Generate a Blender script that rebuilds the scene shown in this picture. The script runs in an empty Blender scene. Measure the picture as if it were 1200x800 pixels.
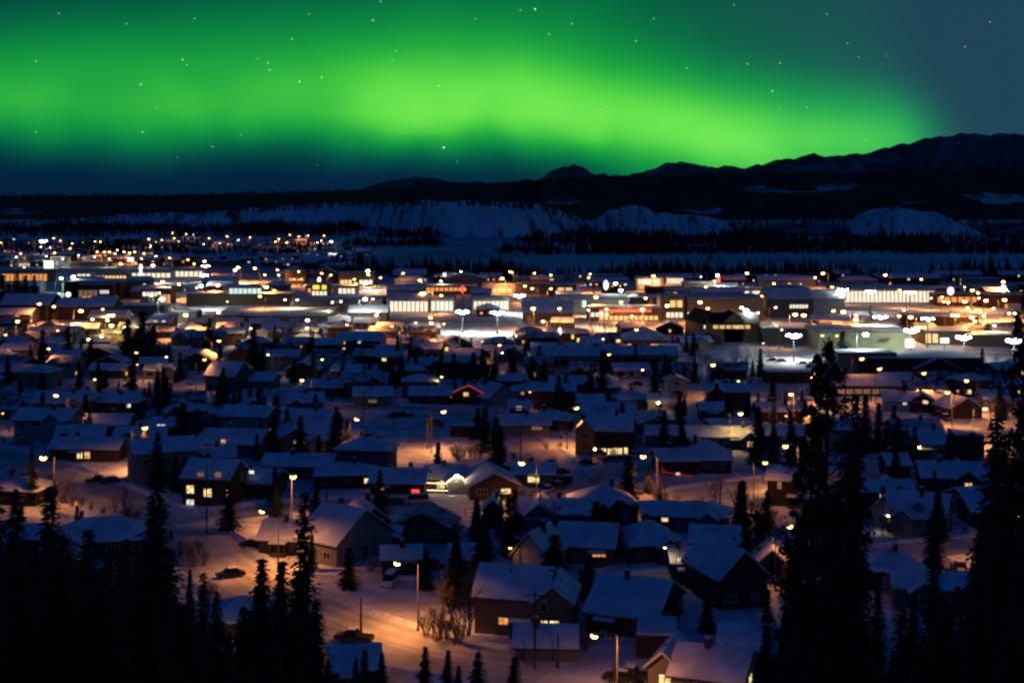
import bpy, math, random
from math import sin, cos, pi, radians, sqrt, exp, atan, atan2
from mathutils import Vector, Matrix, noise as mnoise

S = bpy.context.scene
R = random.Random(11)

# ------------------------------------------------------------------ camera
F = 1666.7          # focal length in pixels of a 1200 px wide picture (50 mm)
HY = 228.0          # the level horizon
HC = 60.0           # height of the viewpoint above the valley floor
cd = bpy.data.cameras.new('camera'); cam = bpy.data.objects.new('camera', cd)
S.collection.objects.link(cam)
cam.location = (0, 0, HC); cam.rotation_euler = (pi/2, 0, 0)
cd.sensor_width = 36; cd.lens = 50.0; cd.shift_y = -(400-HY)/1200.0
cd.clip_start = 0.5; cd.clip_end = 120000
S.camera = cam

# ------------------------------------------------------------------ render settings
S.view_settings.view_transform = 'Standard'; S.view_settings.look = 'None'
S.view_settings.exposure = 0.0; S.view_settings.gamma = 1.0; S.view_settings.use_curve_mapping = False
cy = S.cycles
cy.use_denoising = True
try: cy.denoiser = 'OPENIMAGEDENOISE'
except Exception: pass
cy.use_adaptive_sampling = False
cy.max_bounces = 3; cy.diffuse_bounces = 2; cy.glossy_bounces = 1; cy.transmission_bounces = 1
cy.caustics_reflective = False; cy.caustics_refractive = False
cy.sample_clamp_indirect = 2.0
cy.use_light_tree = True
cy.pixel_filter_type = 'BLACKMAN_HARRIS'; cy.filter_width = 2.3

# ------------------------------------------------------------------ world: night sky with aurora
W = bpy.data.worlds.new('World'); S.world = W; W.use_nodes = True
nt = W.node_tree; nt.nodes.clear()
def wn(t, **k):
    n = nt.nodes.new(t)
    for a, b in k.items(): setattr(n, a, b)
    return n
def M(op, a, b=None, c=None):
    n = nt.nodes.new('ShaderNodeMath'); n.operation = op
    for i, v in enumerate((a, b, c)):
        if v is None: continue
        if isinstance(v, (int, float)): n.inputs[i].default_value = v
        else: nt.links.new(v, n.inputs[i])
    return n.outputs[0]
def sstep(v, a, b):
    n = nt.nodes.new('ShaderNodeMapRange'); n.interpolation_type = 'SMOOTHSTEP'
    nt.links.new(v, n.inputs[0]); n.inputs[1].default_value = a; n.inputs[2].default_value = b
    return n.outputs[0]
def mixc(f, a, b, mode='MIX'):
    n = nt.nodes.new('ShaderNodeMix'); n.data_type = 'RGBA'; n.blend_type = mode; n.clamp_factor = False
    for s, v in ((n.inputs[0], f), (n.inputs[6], a), (n.inputs[7], b)):
        if isinstance(v, (int, float)): s.default_value = v
        elif isinstance(v, tuple): s.default_value = (*v, 1)
        else: nt.links.new(v, s)
    return n.outputs[2]
tc = wn('ShaderNodeTexCoord'); sep = wn('ShaderNodeSeparateXYZ')
nt.links.new(tc.outputs['Generated'], sep.inputs[0])
dx, dy, dz = sep.outputs
A = M('MULTIPLY', M('ARCTAN2', dx, dy), F)            # azimuth east of north, 1/1667 rad
E = M('MULTIPLY', M('ARCSINE', M('MINIMUM', M('MAXIMUM', dz, -1.0), 1.0)), F)   # elevation, same unit
def az(px): return atan((px-600)/F)*F
cmb = wn('ShaderNodeCombineXYZ'); nt.links.new(M('MULTIPLY', A, 0.0058), cmb.inputs[0]); nt.links.new(M('MULTIPLY', E, 0.0052), cmb.inputs[1])
nz = wn('ShaderNodeTexNoise'); nz.inputs['Scale'].default_value = 1.0; nz.inputs['Detail'].default_value = 2.2; nt.links.new(cmb.outputs[0], nz.inputs['Vector'])
rays = M('ADD', M('MULTIPLY', nz.outputs[0], 0.7), 0.65)
warp = M('MULTIPLY', M('SUBTRACT', nz.outputs[0], 0.5), 34.0)
E2 = M('ADD', E, warp)
def blob(px, py, sa, up, down, amp, slope=0.0):
    a0 = az(px); e0 = HY-py
    da = M('DIVIDE', M('SUBTRACT', A, a0), sa)
    de = M('SUBTRACT', M('SUBTRACT', E2, e0), M('MULTIPLY', M('SUBTRACT', A, a0), slope))
    s = M('ADD', M('MULTIPLY', M('GREATER_THAN', de, 0.0), up-down), down)
    de = M('DIVIDE', de, s)
    q = M('ADD', M('MULTIPLY', da, da), M('MULTIPLY', de, de))
    return M('MULTIPLY', M('EXPONENT', M('MULTIPLY', q, -1.0)), amp)
t = None
for b in [(170,120,330,92,54,0.54,-0.02), (560,128,175,80,44,0.60), (900,172,185,72,80,0.62), (740,158,150,72,36,0.40),
          (600,20,430,140,110,0.26), (-40,150,150,60,34,0.22), (1040,170,80,50,90,0.28)]:
    g = blob(*b); t = g if t is None else M('ADD', t, g)
t = M('MULTIPLY', t, rays)
t = M('MULTIPLY', t, sstep(M('ADD', A, M('MULTIPLY', E, 0.35)), az(1215), az(1075)))
t = M('MULTIPLY', t, M('MULTIPLY', sstep(E, 520, 240), sstep(M('ABSOLUTE', A), 1500, 900)))
ramp = wn('ShaderNodeValToRGB'); nt.links.new(t, ramp.inputs[0])
cr = ramp.color_ramp; cr.interpolation = 'B_SPLINE'
pts = [(0.0,(0,0,0)), (0.14,(0.0,0.022,0.006)), (0.34,(0.0,0.15,0.012)), (0.6,(0.010,0.40,0.006)), (0.8,(0.095,0.67,0.014)), (1.0,(0.20,0.86,0.055))]
while len(cr.elements) < len(pts): cr.elements.new(0.5)
for e, (p, c) in zip(cr.elements, pts): e.position = p; e.color = (*c, 1)
base = mixc(sstep(E, 5, 190), (0.0010,0.0095,0.046), (0.0014,0.026,0.042))
base = mixc(M('MULTIPLY', sstep(A, az(700), az(1150)), 1.0), base, (0.014,0.055,0.092))
ZEN = (0.0004, 0.0058, 0.076)                            # dusk-blue upper sky that lights the snow
base = mixc(sstep(E, 420, 1250), base, ZEN)
col = mixc(1.0, base, ramp.outputs[0], 'ADD')
# stars: a few bright ones at their places and a faint field of small ones
stars = [(627,11,1.4),(437,24,1),(670,28,.8),(643,40,.7),(745,48,.7),(214,70,1),(314,74,.8),(316,82,.8),(302,69,.5),(351,96,1.1),(377,91,.9),
  (514,101,.8),(165,99,1),(167,155,.8),(42,72,.7),(42,155,.6),(219,76,.6),(342,46,.9),(228,22,.5),(148,28,.6),(520,173,1.5),(464,60,.5),(876,75,.8),
  (905,107,1),(914,74,.7),(805,80,.5),(969,17,.6),(993,51,.5),(1131,55,.6),(1160,26,.6),(1015,165,.5),(249,172,.6),(536,190,.5),(610,12,.6),
  (446,2,.8),(557,22,.6),(362,17,.5),(69,16,.6),(766,22,.6),(700,95,.4),(1006,67,.4),(283,158,.5),(946,126,.5),(712,126,.4),(860,6,.5)]
acc = None
nrm = wn('ShaderNodeVectorMath'); nrm.operation = 'NORMALIZE'; nt.links.new(tc.outputs['Generated'], nrm.inputs[0])
for px, py, b in stars:
    v = Vector(((px-600)/F, 1, (HY-py)/F)).normalized()
    n = wn('ShaderNodeVectorMath'); n.operation = 'DISTANCE'; nt.links.new(nrm.outputs[0], n.inputs[0]); n.inputs[1].default_value = v
    r = (0.48+0.38*b)/F
    g = M('MULTIPLY', M('LESS_THAN', n.outputs['Value'], r), 0.55*b+0.12)
    acc = g if acc is None else M('ADD', acc, g)
vor = wn('ShaderNodeTexVoronoi'); vor.inputs['Scale'].default_value = 75; nt.links.new(nrm.outputs[0], vor.inputs['Vector'])
sc_ = wn('ShaderNodeSeparateColor'); nt.links.new(vor.outputs['Color'], sc_.inputs[0])
faint = M('MULTIPLY', M('LESS_THAN', vor.outputs['Distance'], 0.030), M('MULTIPLY', M('GREATER_THAN', sc_.outputs[0], 0.72), 0.28))
acc = M('MULTIPLY', M('ADD', acc, faint), sstep(E, 12, 60))
col = mixc(acc, col, (0.85,1.0,0.95), 'ADD')
bg = wn('ShaderNodeBackground'); bg.inputs[1].default_value = 1.0
out = wn('ShaderNodeOutputWorld')
nt.links.new(col, bg.inputs[0]); nt.links.new(bg.outputs[0], out.inputs[0])
W.cycles.sampling_method = 'MANUAL'; W.cycles.sample_map_resolution = 512

# added weak moonlight from behind left of the viewpoint, aimed at the bluff faces
sd = bpy.data.lights.new('moon_fill', 'SUN'); sd.energy = 0.10; sd.color = (0.03, 0.17, 1.0); sd.angle = radians(0.6)
so = bpy.data.objects.new('moon_fill', sd); S.collection.objects.link(so)
so.rotation_euler = (radians(58), 0, radians(-22))

# ------------------------------------------------------------------ materials
def mat(name, c, rough=0.8, emis=None, es=0.0, var=0.0, vscale=1.0, bump=0.0, bscale=3.0, c2=None, stripe=None, metal=0.0):
    m = bpy.data.materials.new(name); m.use_nodes = True
    t = m.node_tree; b = t.nodes['Principled BSDF']
    b.inputs['Base Color'].default_value = (*c, 1); b.inputs['Roughness'].default_value = rough; b.inputs['Metallic'].default_value = metal
    b.inputs['Specular IOR Level'].default_value = 0.25
    if emis:
        b.inputs['Emission Color'].default_value = (*emis, 1); b.inputs['Emission Strength'].default_value = es
    co = t.nodes.new('ShaderNodeTexCoord'); co = co.outputs['Object']
    if var or c2:
        n = t.nodes.new('ShaderNodeTexNoise'); n.inputs['Scale'].default_value = vscale; n.inputs['Detail'].default_value = 5
        t.links.new(co, n.inputs['Vector'])
        r = t.nodes.new('ShaderNodeValToRGB'); t.links.new(n.outputs[0], r.inputs[0])
        r.color_ramp.elements[0].position = 0.35; r.color_ramp.elements[1].position = 0.68
        lo = c2 if c2 else tuple(x*(1-var) for x in c)
        r.color_ramp.elements[0].color = (*lo, 1); r.color_ramp.elements[1].color = (*c, 1)
        src = r.outputs[0]
        t.links.new(src, b.inputs['Base Color'])
    if bump or stripe:
        bn = t.nodes.new('ShaderNodeBump'); bn.inputs['Strength'].default_value = bump or 0.6; bn.inputs['Distance'].default_value = 0.12
        if stripe:
            wv = t.nodes.new('ShaderNodeTexWave'); wv.bands_direction = stripe; wv.inputs['Scale'].default_value = 1.1; wv.inputs['Distortion'].default_value = 0.2
            wv.wave_profile = 'SAW'; t.links.new(co, wv.inputs['Vector']); t.links.new(wv.outputs[0], bn.inputs['Height'])
        else:
            n2 = t.nodes.new('ShaderNodeTexNoise'); n2.inputs['Scale'].default_value = bscale; n2.inputs['Detail'].default_value = 4
            t.links.new(co, n2.inputs['Vector']); t.links.new(n2.outputs[0], bn.inputs['Height'])
        t.links.new(bn.outputs[0], b.inputs['Normal'])
    return m
MT = {}
MT['snow'] = mat('snow', (0.78,0.79,0.81), 0.75, c2=(0.40,0.39,0.38), vscale=0.16, bump=1.0, bscale=0.8)
MT['roof_snow'] = mat('roof_snow', (0.80,0.81,0.84), 0.75, var=0.30, vscale=0.30, bump=0.6, bscale=0.7)
MT['thin_snow'] = mat('thin_snow', (0.62,0.63,0.66), 0.8, c2=(0.10,0.10,0.11), vscale=0.35, bump=0.3)
MT['road'] = mat('packed_snow', (0.66,0.62,0.57), 0.7, c2=(0.42,0.38,0.33), vscale=0.16, bump=0.4, bscale=2.2)
def road_tracks():
    t = MT['road'].node_tree; b = t.nodes['Principled BSDF']; u = t.nodes.new('ShaderNodeUVMap'); mp = t.nodes.new('ShaderNodeMapping'); mp.inputs['Scale'].default_value = (9.0, 0.16, 1.0)
    t.links.new(u.outputs[0], mp.inputs[0]); n = t.nodes.new('ShaderNodeTexNoise'); n.inputs['Scale'].default_value = 1.0; n.inputs['Detail'].default_value = 3; t.links.new(mp.outputs[0], n.inputs['Vector'])
    r = t.nodes.new('ShaderNodeMapRange'); t.links.new(n.outputs[0], r.inputs[0]); r.inputs[1].default_value = 0.4; r.inputs[2].default_value = 0.62; r.inputs[3].default_value = 0.74; r.inputs[4].default_value = 1.0
    src = b.inputs['Base Color'].links[0].from_socket; m = t.nodes.new('ShaderNodeMix'); m.data_type = 'RGBA'; m.blend_type = 'MULTIPLY'; m.inputs[0].default_value = 1.0
    t.links.new(src, m.inputs[6]); t.links.new(r.outputs[0], m.inputs[7]); t.links.new(m.outputs[2], b.inputs['Base Color'])
road_tracks()      # wheel ruts with sand in them, running along each road
MT['bank'] = mat('ploughed_snow', (0.74,0.73,0.72), 0.85, var=0.3, vscale=0.9, bump=0.9, bscale=1.4)
MT['ice'] = mat('river_snow', (0.50,0.54,0.62), 0.7, c2=(0.26,0.30,0.38), vscale=0.006)
MT['fascia'] = mat('dark_fascia', (0.055,0.05,0.045), 0.7)
MT['trim'] = mat('white_trim', (0.62,0.6,0.56), 0.6)
MT['frame'] = mat('window_frame', (0.42,0.40,0.37), 0.6)
MT['glass'] = mat('dark_glass', (0.012,0.014,0.02), 0.15)
MT['shingle'] = mat('dark_shingle', (0.03,0.028,0.03), 0.9, var=0.4, vscale=1.5)
MT['brick'] = mat('chimney_brick', (0.12,0.07,0.055), 0.9, var=0.3, vscale=4)
WALLS = dict(tan=(0.20,0.15,0.10), brown=(0.085,0.05,0.034), red=(0.14,0.042,0.032), white=(0.46,0.45,0.43), grey=(0.15,0.15,0.155), blue=(0.085,0.11,0.16),
             dark=(0.035,0.03,0.03), ochre=(0.30,0.19,0.075), pale=(0.27,0.265,0.27), green=(0.06,0.08,0.06), beige=(0.30,0.25,0.19), lime=(0.52,0.55,0.32))
for k, c in WALLS.items(): MT['w_'+k] = mat(k+'_siding', c, 0.8, var=0.18, vscale=0.5, stripe='Z')
def emat(name, c, s, vary=False):
    m = mat(name, (0.3,0.3,0.3), 0.5, emis=c, es=s)
    if vary:      # rooms differ: curtains, furniture, how far the lamp is from the pane
        t = m.node_tree; b = t.nodes['Principled BSDF']; co = t.nodes.new('ShaderNodeTexCoord'); oi = t.nodes.new('ShaderNodeObjectInfo')
        ad = t.nodes.new('ShaderNodeVectorMath'); ad.operation = 'ADD'; sc2 = t.nodes.new('ShaderNodeVectorMath'); sc2.operation = 'SCALE'; sc2.inputs[3].default_value = 40.0
        cx = t.nodes.new('ShaderNodeCombineXYZ'); t.links.new(oi.outputs['Random'], cx.inputs[0]); t.links.new(oi.outputs['Random'], cx.inputs[2]); t.links.new(cx.outputs[0], sc2.inputs[0])
        t.links.new(co.outputs['Object'], ad.inputs[0]); t.links.new(sc2.outputs[0], ad.inputs[1])
        n = t.nodes.new('ShaderNodeTexNoise'); n.inputs['Scale'].default_value = 1.9; n.inputs['Detail'].default_value = 3; t.links.new(ad.outputs[0], n.inputs['Vector'])
        r = t.nodes.new('ShaderNodeMapRange'); t.links.new(n.outputs[0], r.inputs[0]); r.inputs[1].default_value = 0.33; r.inputs[2].default_value = 0.66; r.inputs[3].default_value = 0.25*s; r.inputs[4].default_value = 1.6*s
        t.links.new(r.outputs[0], b.inputs['Emission Strength'])
    return m
WARM = (1.0,0.55,0.17); YEL = (1.0,0.70,0.26); ORG = (1.0,0.32,0.05); COOL = (0.95,0.98,0.88)
MT['lit'] = emat('lit_window_warm', WARM, 0.9, True); MT['lity'] = emat('lit_window_yellow', YEL, 1.2, True); MT['lito'] = emat('lit_window_orange', ORG, 1.0, True)
MT['litw'] = emat('lit_window_white', COOL, 0.9, True); MT['litd'] = emat('lit_window_dim', (1.0,0.5,0.2), 0.2, True)
MT['shopw'] = emat('shopfront_white', (1.0,0.86,0.62), 1.15, True); MT['shopo'] = emat('shopfront_amber', (1.0,0.36,0.07), 0.9, True)
MT['shopy'] = emat('shopfront_yellow', (1.0,0.60,0.18), 1.1, True); MT['shopt'] = emat('shopfront_cool', (0.72,1.0,0.86), 1.0, True)
MT['signw'] = emat('lit_sign_white', (1.0,0.96,0.9), 1.6); MT['signy'] = emat('lit_sign_yellow', (1.0,0.66,0.03), 1.3)
MT['signr'] = emat('lit_sign_red', (1.0,0.05,0.03), 2.0); MT['signp'] = emat('lit_sign_pink', (1.0,0.75,0.8), 1.6); MT['signd'] = mat('sign_dark_mark', (0.16,0.04,0.01), 0.6)
MT['redstring'] = emat('red_string_lights', (1.0,0.03,0.05), 0.45); MT['whitestring'] = emat('white_string_lights', (1.0,0.75,0.42), 5.0)
MT['galv'] = mat('galvanised_steel', (0.22,0.22,0.22), 0.5, metal=0.3, var=0.2, vscale=2)
MT['polewood'] = mat('pole_wood', (0.09,0.065,0.05), 0.9, var=0.35, vscale=3)
MT['bark'] = mat('bark', (0.055,0.042,0.034), 0.95, var=0.4, vscale=5)
MT['twig'] = mat('bare_twigs', (0.17,0.12,0.085), 0.9, var=0.4, vscale=2)
MT['needle'] = mat('spruce_needles', (0.028,0.042,0.026), 0.85, c2=(0.012,0.018,0.013), vscale=0.8)
MT['pine'] = mat('pine_needles', (0.034,0.048,0.026), 0.85, c2=(0.014,0.020,0.012), vscale=0.9)
MT['frost'] = mat('frosted_twigs', (0.62,0.64,0.66), 0.9, c2=(0.25,0.26,0.27), vscale=1.5)
MT['forest'] = mat('far_forest', (0.020,0.026,0.024), 0.95, c2=(0.008,0.011,0.011), vscale=0.02)
MT['rubber'] = mat('tyre_rubber', (0.02,0.02,0.02), 0.9); MT['rim'] = mat('wheel_rim', (0.3,0.3,0.3), 0.4, metal=0.6)
for k, c in dict(dark=(0.02,0.022,0.03), red=(0.18,0.02,0.02), white=(0.6,0.6,0.6), silver=(0.3,0.31,0.33), blue=(0.03,0.06,0.16), green=(0.03,0.07,0.04)).items():
    MT['c_'+k] = mat(k+'_car_paint', c, 0.35, var=0.15, vscale=1.2)
MT['headl'] = mat('headlight_glass', (0.5,0.5,0.5), 0.2); MT['taill'] = mat('tail_light_glass', (0.25,0.02,0.02), 0.3)
LAMPCOL = dict(o=(1.0,0.35,0.085), w=(1.0,0.74,0.42), t=(0.62,1.0,0.82), y=(1.0,0.62,0.16), c=(0.90,1.0,0.93))
LAMPS_E = {}
def lampmat(c, s):
    k = (c, s)
    if k not in LAMPS_E: LAMPS_E[k] = emat('lamp_light_%s' % dict(o='orange',w='warm_white',t='green_white',y='yellow',c='cool_white')[c], LAMPCOL[c], s)
    return LAMPS_E[k]

# ------------------------------------------------------------------ mesh helpers
class MB:
    def __init__(s): s.v = []; s.f = []; s.m = []
    def add(s, vs, fs, mi=0):
        o = len(s.v); s.v += [tuple(v) for v in vs]; s.f += [tuple(i+o for i in f) for f in fs]; s.m += [mi]*len(fs)
    def box(s, x0, x1, y0, y1, z0, z1, mi=0):
        s.add([(x0,y0,z0),(x1,y0,z0),(x1,y1,z0),(x0,y1,z0),(x0,y0,z1),(x1,y0,z1),(x1,y1,z1),(x0,y1,z1)],
              [(0,3,2,1),(4,5,6,7),(0,1,5,4),(1,2,6,5),(2,3,7,6),(3,0,4,7)], mi)
    def tube(s, p, q, r0, r1, n=6, mi=0, cap=True):
        p = Vector(p); q = Vector(q); d = (q-p)
        if d.length < 1e-6: return
        d.normalize(); a = d.orthogonal().normalized(); b = d.cross(a)
        vs = [p+(a*cos(2*pi*i/n)+b*sin(2*pi*i/n))*r0 for i in range(n)] + [q+(a*cos(2*pi*i/n)+b*sin(2*pi*i/n))*r1 for i in range(n)]
        fs = [(i,(i+1)%n,n+(i+1)%n,n+i) for i in range(n)]
        if cap: fs += [tuple(range(n-1,-1,-1)), tuple(range(n,2*n))]
        s.add(vs, fs, mi)
    def ball(s, c, r, n=8, k=5, mi=0, zs=1.0, lo=-1.0, hi=1.0):
        vs = []; fs = []
        for j in range(k+1):
            zz = lo+(hi-lo)*j/k; rr = sqrt(max(0, 1-zz*zz))
            for i in range(n): vs.append((c[0]+r*rr*cos(2*pi*i/n), c[1]+r*rr*sin(2*pi*i/n), c[2]+r*zz*zs))
        for j in range(k):
            for i in range(n): fs.append((j*n+i, j*n+(i+1)%n, (j+1)*n+(i+1)%n, (j+1)*n+i))
        s.add(vs, fs, mi)
    def mesh(s, name, *mats, smooth=False):
        me = bpy.data.meshes.new(name); me.from_pydata(s.v, [], s.f)
        for m in mats: me.materials.append(MT[m] if isinstance(m, str) else m)
        if len(mats) > 1: me.polygons.foreach_set('material_index', s.m)
        if smooth: me.polygons.foreach_set('use_smooth', [True]*len(s.f))
        me.update(); return me
def link(name, data, parent=None, loc=(0,0,0), rz=0.0, sc=None):
    o = bpy.data.objects.new(name, data); S.collection.objects.link(o)
    o.location = loc; o.rotation_euler = (0,0,rz)
    if sc is not None: o.scale = sc if isinstance(sc, tuple) else (sc,sc,sc)
    if parent: o.parent = parent
    return o
def copy_tree(o, parent=None):
    c = o.copy(); S.collection.objects.link(c); c.parent = parent
    for ch in o.children: copy_tree(ch, c)
    return c
def structure(o): o['kind'] = 'structure'; return o
def stuff(o, label, cat): o['kind'] = 'stuff'; o['label'] = label; o['category'] = cat; return o

THINGS = []     # label bookkeeping: (object, category, look, px, py)
def proj(x, y, z): return 600+F*x/y, HY+F*(HC-z)/y
def reg(o, cat, look, pos, group=None, own=None):
    o['category'] = cat
    if group: o['group'] = group
    THINGS.append(dict(o=o, cat=cat, look=look, p=proj(*pos), own=own))
    return o
def P(px, py, z=0.0):
    D = F*(HC-z)/(py-HY); return Vector(((px-600)*D/F, D, z))

# ------------------------------------------------------------------ ground, river, roads
def ground_z(x, y):
    if y >= 172: return 0.0
    k = 1-max(y, -200)/172.0
    z = 57.5*min(k,1.0)**1.12
    z += 2.5*mnoise.noise(Vector((x*0.02, y*0.02, 3)))*min(1,max(0,(172-y)/30))
    return z
def build_ground():
    ys = [-400,-200,-100,-40] + [i*6.0 for i in range(0,31)] + [200,240,300,400,520,700,900,1200,1600,2000,2600,3600,6000,12000,30000,90000]
    n = 60; mb = MB(); vs = []
    for y in ys:
        half = 0.62*max(y,0)+260
        for i in range(n+1):
            x = -half+2*half*i/n; vs.append((x, y, ground_z(x, y)))
    fs = [(j*(n+1)+i, j*(n+1)+i+1, (j+1)*(n+1)+i+1, (j+1)*(n+1)+i) for j in range(len(ys)-1) for i in range(n)]
    mb.add(vs, fs)
    structure(link('ground', mb.mesh('ground', 'snow', smooth=True)))
build_ground()
def poly_sheet(name, pxs, z, m):
    mb = MB(); vs = [P(a, b, z) for a, b in pxs]; mb.add(vs, [tuple(range(len(vs)))])
    return structure(link(name, mb.mesh(name, m)))
# frozen river: the wide reach across the picture and the arm that bends back to the bluffs
riv = [(-250,306),(150,309),(300,306),(400,300),(450,296),(500,287),(520,281),(470,278),(560,277),(610,278),(580,284),(560,290),(575,297),(640,301),(800,301),(1000,302),(1500,304),
       (1500,329),(1100,326),(900,327),(700,329),(520,326),(380,326),(250,318),(100,316),(-250,316)]
def ear_sheet(name, pxs, z, m):
    import bmesh
    bm = bmesh.new(); vs = [bm.verts.new(P(a,b,z)) for a,b in pxs]; f = bm.faces.new(vs); bmesh.ops.triangulate(bm, faces=[f])
    me = bpy.data.meshes.new(name); bm.to_mesh(me); bm.free(); me.materials.append(MT[m])
    return structure(link(name, me))
ear_sheet('river', riv, 0.4, 'ice')

ROADS = []      # polylines in metres with half width
def smooth_line(pts, n=6):
    out = []
    for i in range(len(pts)-1):
        p0 = pts[max(i-1,0)]; p1 = pts[i]; p2 = pts[i+1]; p3 = pts[min(i+2,len(pts)-1)]
        for k in range(n):
            t = k/n
            out.append(0.5*((2*p1)+(p2-p0)*t+(2*p0-5*p1+4*p2-p3)*t*t+(3*p1-p0-3*p2+p3)*t**3))
    out.append(pts[-1].copy()); return out
ZR = [0.03]
def road(pxs, half, banks=True):
    ln = smooth_line([P(a,b) for a,b in pxs]); ROADS.append((ln, half))
    ZR[0] += 0.006
    mb = MB(); bk = MB(); vs = []; lv = {-1:[], 1:[]}
    for i, p in enumerate(ln):
        t = (ln[min(i+1,len(ln)-1)]-ln[max(i-1,0)]); t.z = 0; t.normalize(); nrm = Vector((-t.y,t.x,0))
        vs += [p+nrm*half+Vector((0,0,ZR[0])), p+Vector((0,0,ZR[0]+0.03)), p-nrm*half+Vector((0,0,ZR[0]))]
        for s in (-1,1):
            hh = 0.55+0.5*mnoise.noise(p*0.15+Vector((s*9,0,0)))
            w = half+0.1
            lv[s] += [p+nrm*s*w, p+nrm*s*(w+0.9)+Vector((0,0,max(0.12,hh))), p+nrm*s*(w+2.4)]
    n = len(ln)
    fs = []
    for i in range(n-1):
        for k in range(2): fs.append((i*3+k,i*3+k+1,i*3+k+4,i*3+k+3))
    mb.add(vs, fs); me = mb.mesh('road','road',smooth=True); uv = me.uv_layers.new(name='UVMap')
    for pl in me.polygons:
        for li in pl.loop_indices:
            vi = me.loops[li].vertex_index; uv.data[li].uv = ((vi%3)/2.0, (vi//3)*0.5)
    structure(link('road', me))
    if banks:
        for s in (-1,1): bk.add(lv[s], fs)
        BANKS.append(bk)
BANKS = []
road([(-120,505),(0,535),(80,563),(150,592),(210,622),(260,662),(330,705),(420,742),(520,770),(640,790)], 6.5)
road([(190,608),(260,604),(330,596),(430,590),(560,592),(640,577),(720,552),(800,545)], 5.0)
road([(640,705),(700,690),(800,680),(940,670),(1030,652),(1140,640),(1290,632)], 5.0)
road([(700,605),(760,592),(830,576),(910,566),(1010,560),(1150,558),(1290,552)], 5.0)
road([(-60,470),(120,462),(250,456),(400,452),(540,450)], 4.5)
road([(330,475),(400,478),(530,482),(600,510),(640,540),(660,565)], 5.0)
road([(560,505),(700,500),(820,462),(930,470),(1040,490),(1110,508),(1250,512)], 4.5)
road([(330,330),(600,345),(800,372),(1000,381),(1300,384)], 8.0, False)
road([(-100,340),(60,318),(240,321),(330,334),(520,344)], 8.0, False)
road([(-100,392),(200,380),(500,376),(760,381),(1000,383)], 6.0, False)
road([(240,375),(400,378),(600,386),(780,400)], 5.0, False)
road([(700,340),(950,341),(1250,362)], 7.0, False)
bmesh_all = MB()
for b in BANKS: bmesh_all.add(b.v, b.f)
structure(link('snow_bank', bmesh_all.mesh('snow_bank', 'bank')))
def near_road(x, y, extra):
    for ln, h in ROADS:
        for p in ln:
            if abs(p.x-x) < h+extra and abs(p.y-y) < h+extra*1.3: return True
    return False

# ------------------------------------------------------------------ bluffs, hills, mountains
def face_mat(name, dark, light, lo, hi, scale, det=6, stretch=(1,1,1)):
    m = bpy.data.materials.new(name); m.use_nodes = True; t = m.node_tree; b = t.nodes['Principled BSDF']
    b.inputs['Roughness'].default_value = 0.9; b.inputs['Specular IOR Level'].default_value = 0.1
    c = t.nodes.new('ShaderNodeTexCoord'); mp = t.nodes.new('ShaderNodeMapping'); mp.inputs['Scale'].default_value = stretch
    t.links.new(c.outputs['Object'], mp.inputs[0])
    n = t.nodes.new('ShaderNodeTexNoise'); n.inputs['Scale'].default_value = scale; n.inputs['Detail'].default_value = det; n.inputs['Roughness'].default_value = 0.62
    t.links.new(mp.outputs[0], n.inputs['Vector'])
    r = t.nodes.new('ShaderNodeValToRGB'); r.color_ramp.elements[0].position = lo; r.color_ramp.elements[1].position = hi
    r.color_ramp.elements[0].color = (*dark,1); r.color_ramp.elements[1].color = (*light,1)
    t.links.new(n.outputs[0], r.inputs[0]); t.links.new(r.outputs[0], b.inputs['Base Color'])
    bp = t.nodes.new('ShaderNodeBump'); bp.inputs['Strength'].default_value = 1.0; bp.inputs['Distance'].default_value = 12.0
    t.links.new(n.outputs[0], bp.inputs['Height']); t.links.new(bp.outputs[0], b.inputs['Normal'])
    MT[name] = m
face_mat('bluff_face', (0.07,0.07,0.075), (0.74,0.76,0.80), 0.37, 0.50, 0.030, stretch=(1.0,0.4,0.28))
face_mat('bluff_rough', (0.07,0.07,0.07), (0.72,0.74,0.78), 0.36, 0.50, 0.055, stretch=(1.3,0.4,0.20))
face_mat('hill_forest', (0.006,0.009,0.013), (0.018,0.024,0.030), 0.40, 0.68, 0.006)
face_mat('mountain_rock', (0.05,0.06,0.075), (0.26,0.28,0.31), 0.44, 0.72, 0.0011, 9, stretch=(1,0.6,1.4))
face_mat('mountain_pale', (0.05,0.06,0.08), (0.22,0.25,0.29), 0.40, 0.62, 0.0006, 9)
face_mat('thin_wood_snow', (0.015,0.02,0.025), (0.22,0.24,0.28), 0.44, 0.60, 0.03)
face_mat('clearing', (0.03,0.035,0.04), (0.5,0.52,0.56), 0.36, 0.48, 0.012)
def lerp_prof(prof, x):
    for a, b in zip(prof, prof[1:]):
        if a[0] <= x <= b[0]:
            t = (x-a[0])/(b[0]-a[0]); t2 = t*t*(3-2*t)*0.5+t*0.5
            return [a[i]+(b[i]-a[i])*t2 for i in range(1,len(a))]
    return list(prof[0][1:]) if x < prof[0][0] else list(prof[-1][1:])
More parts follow.
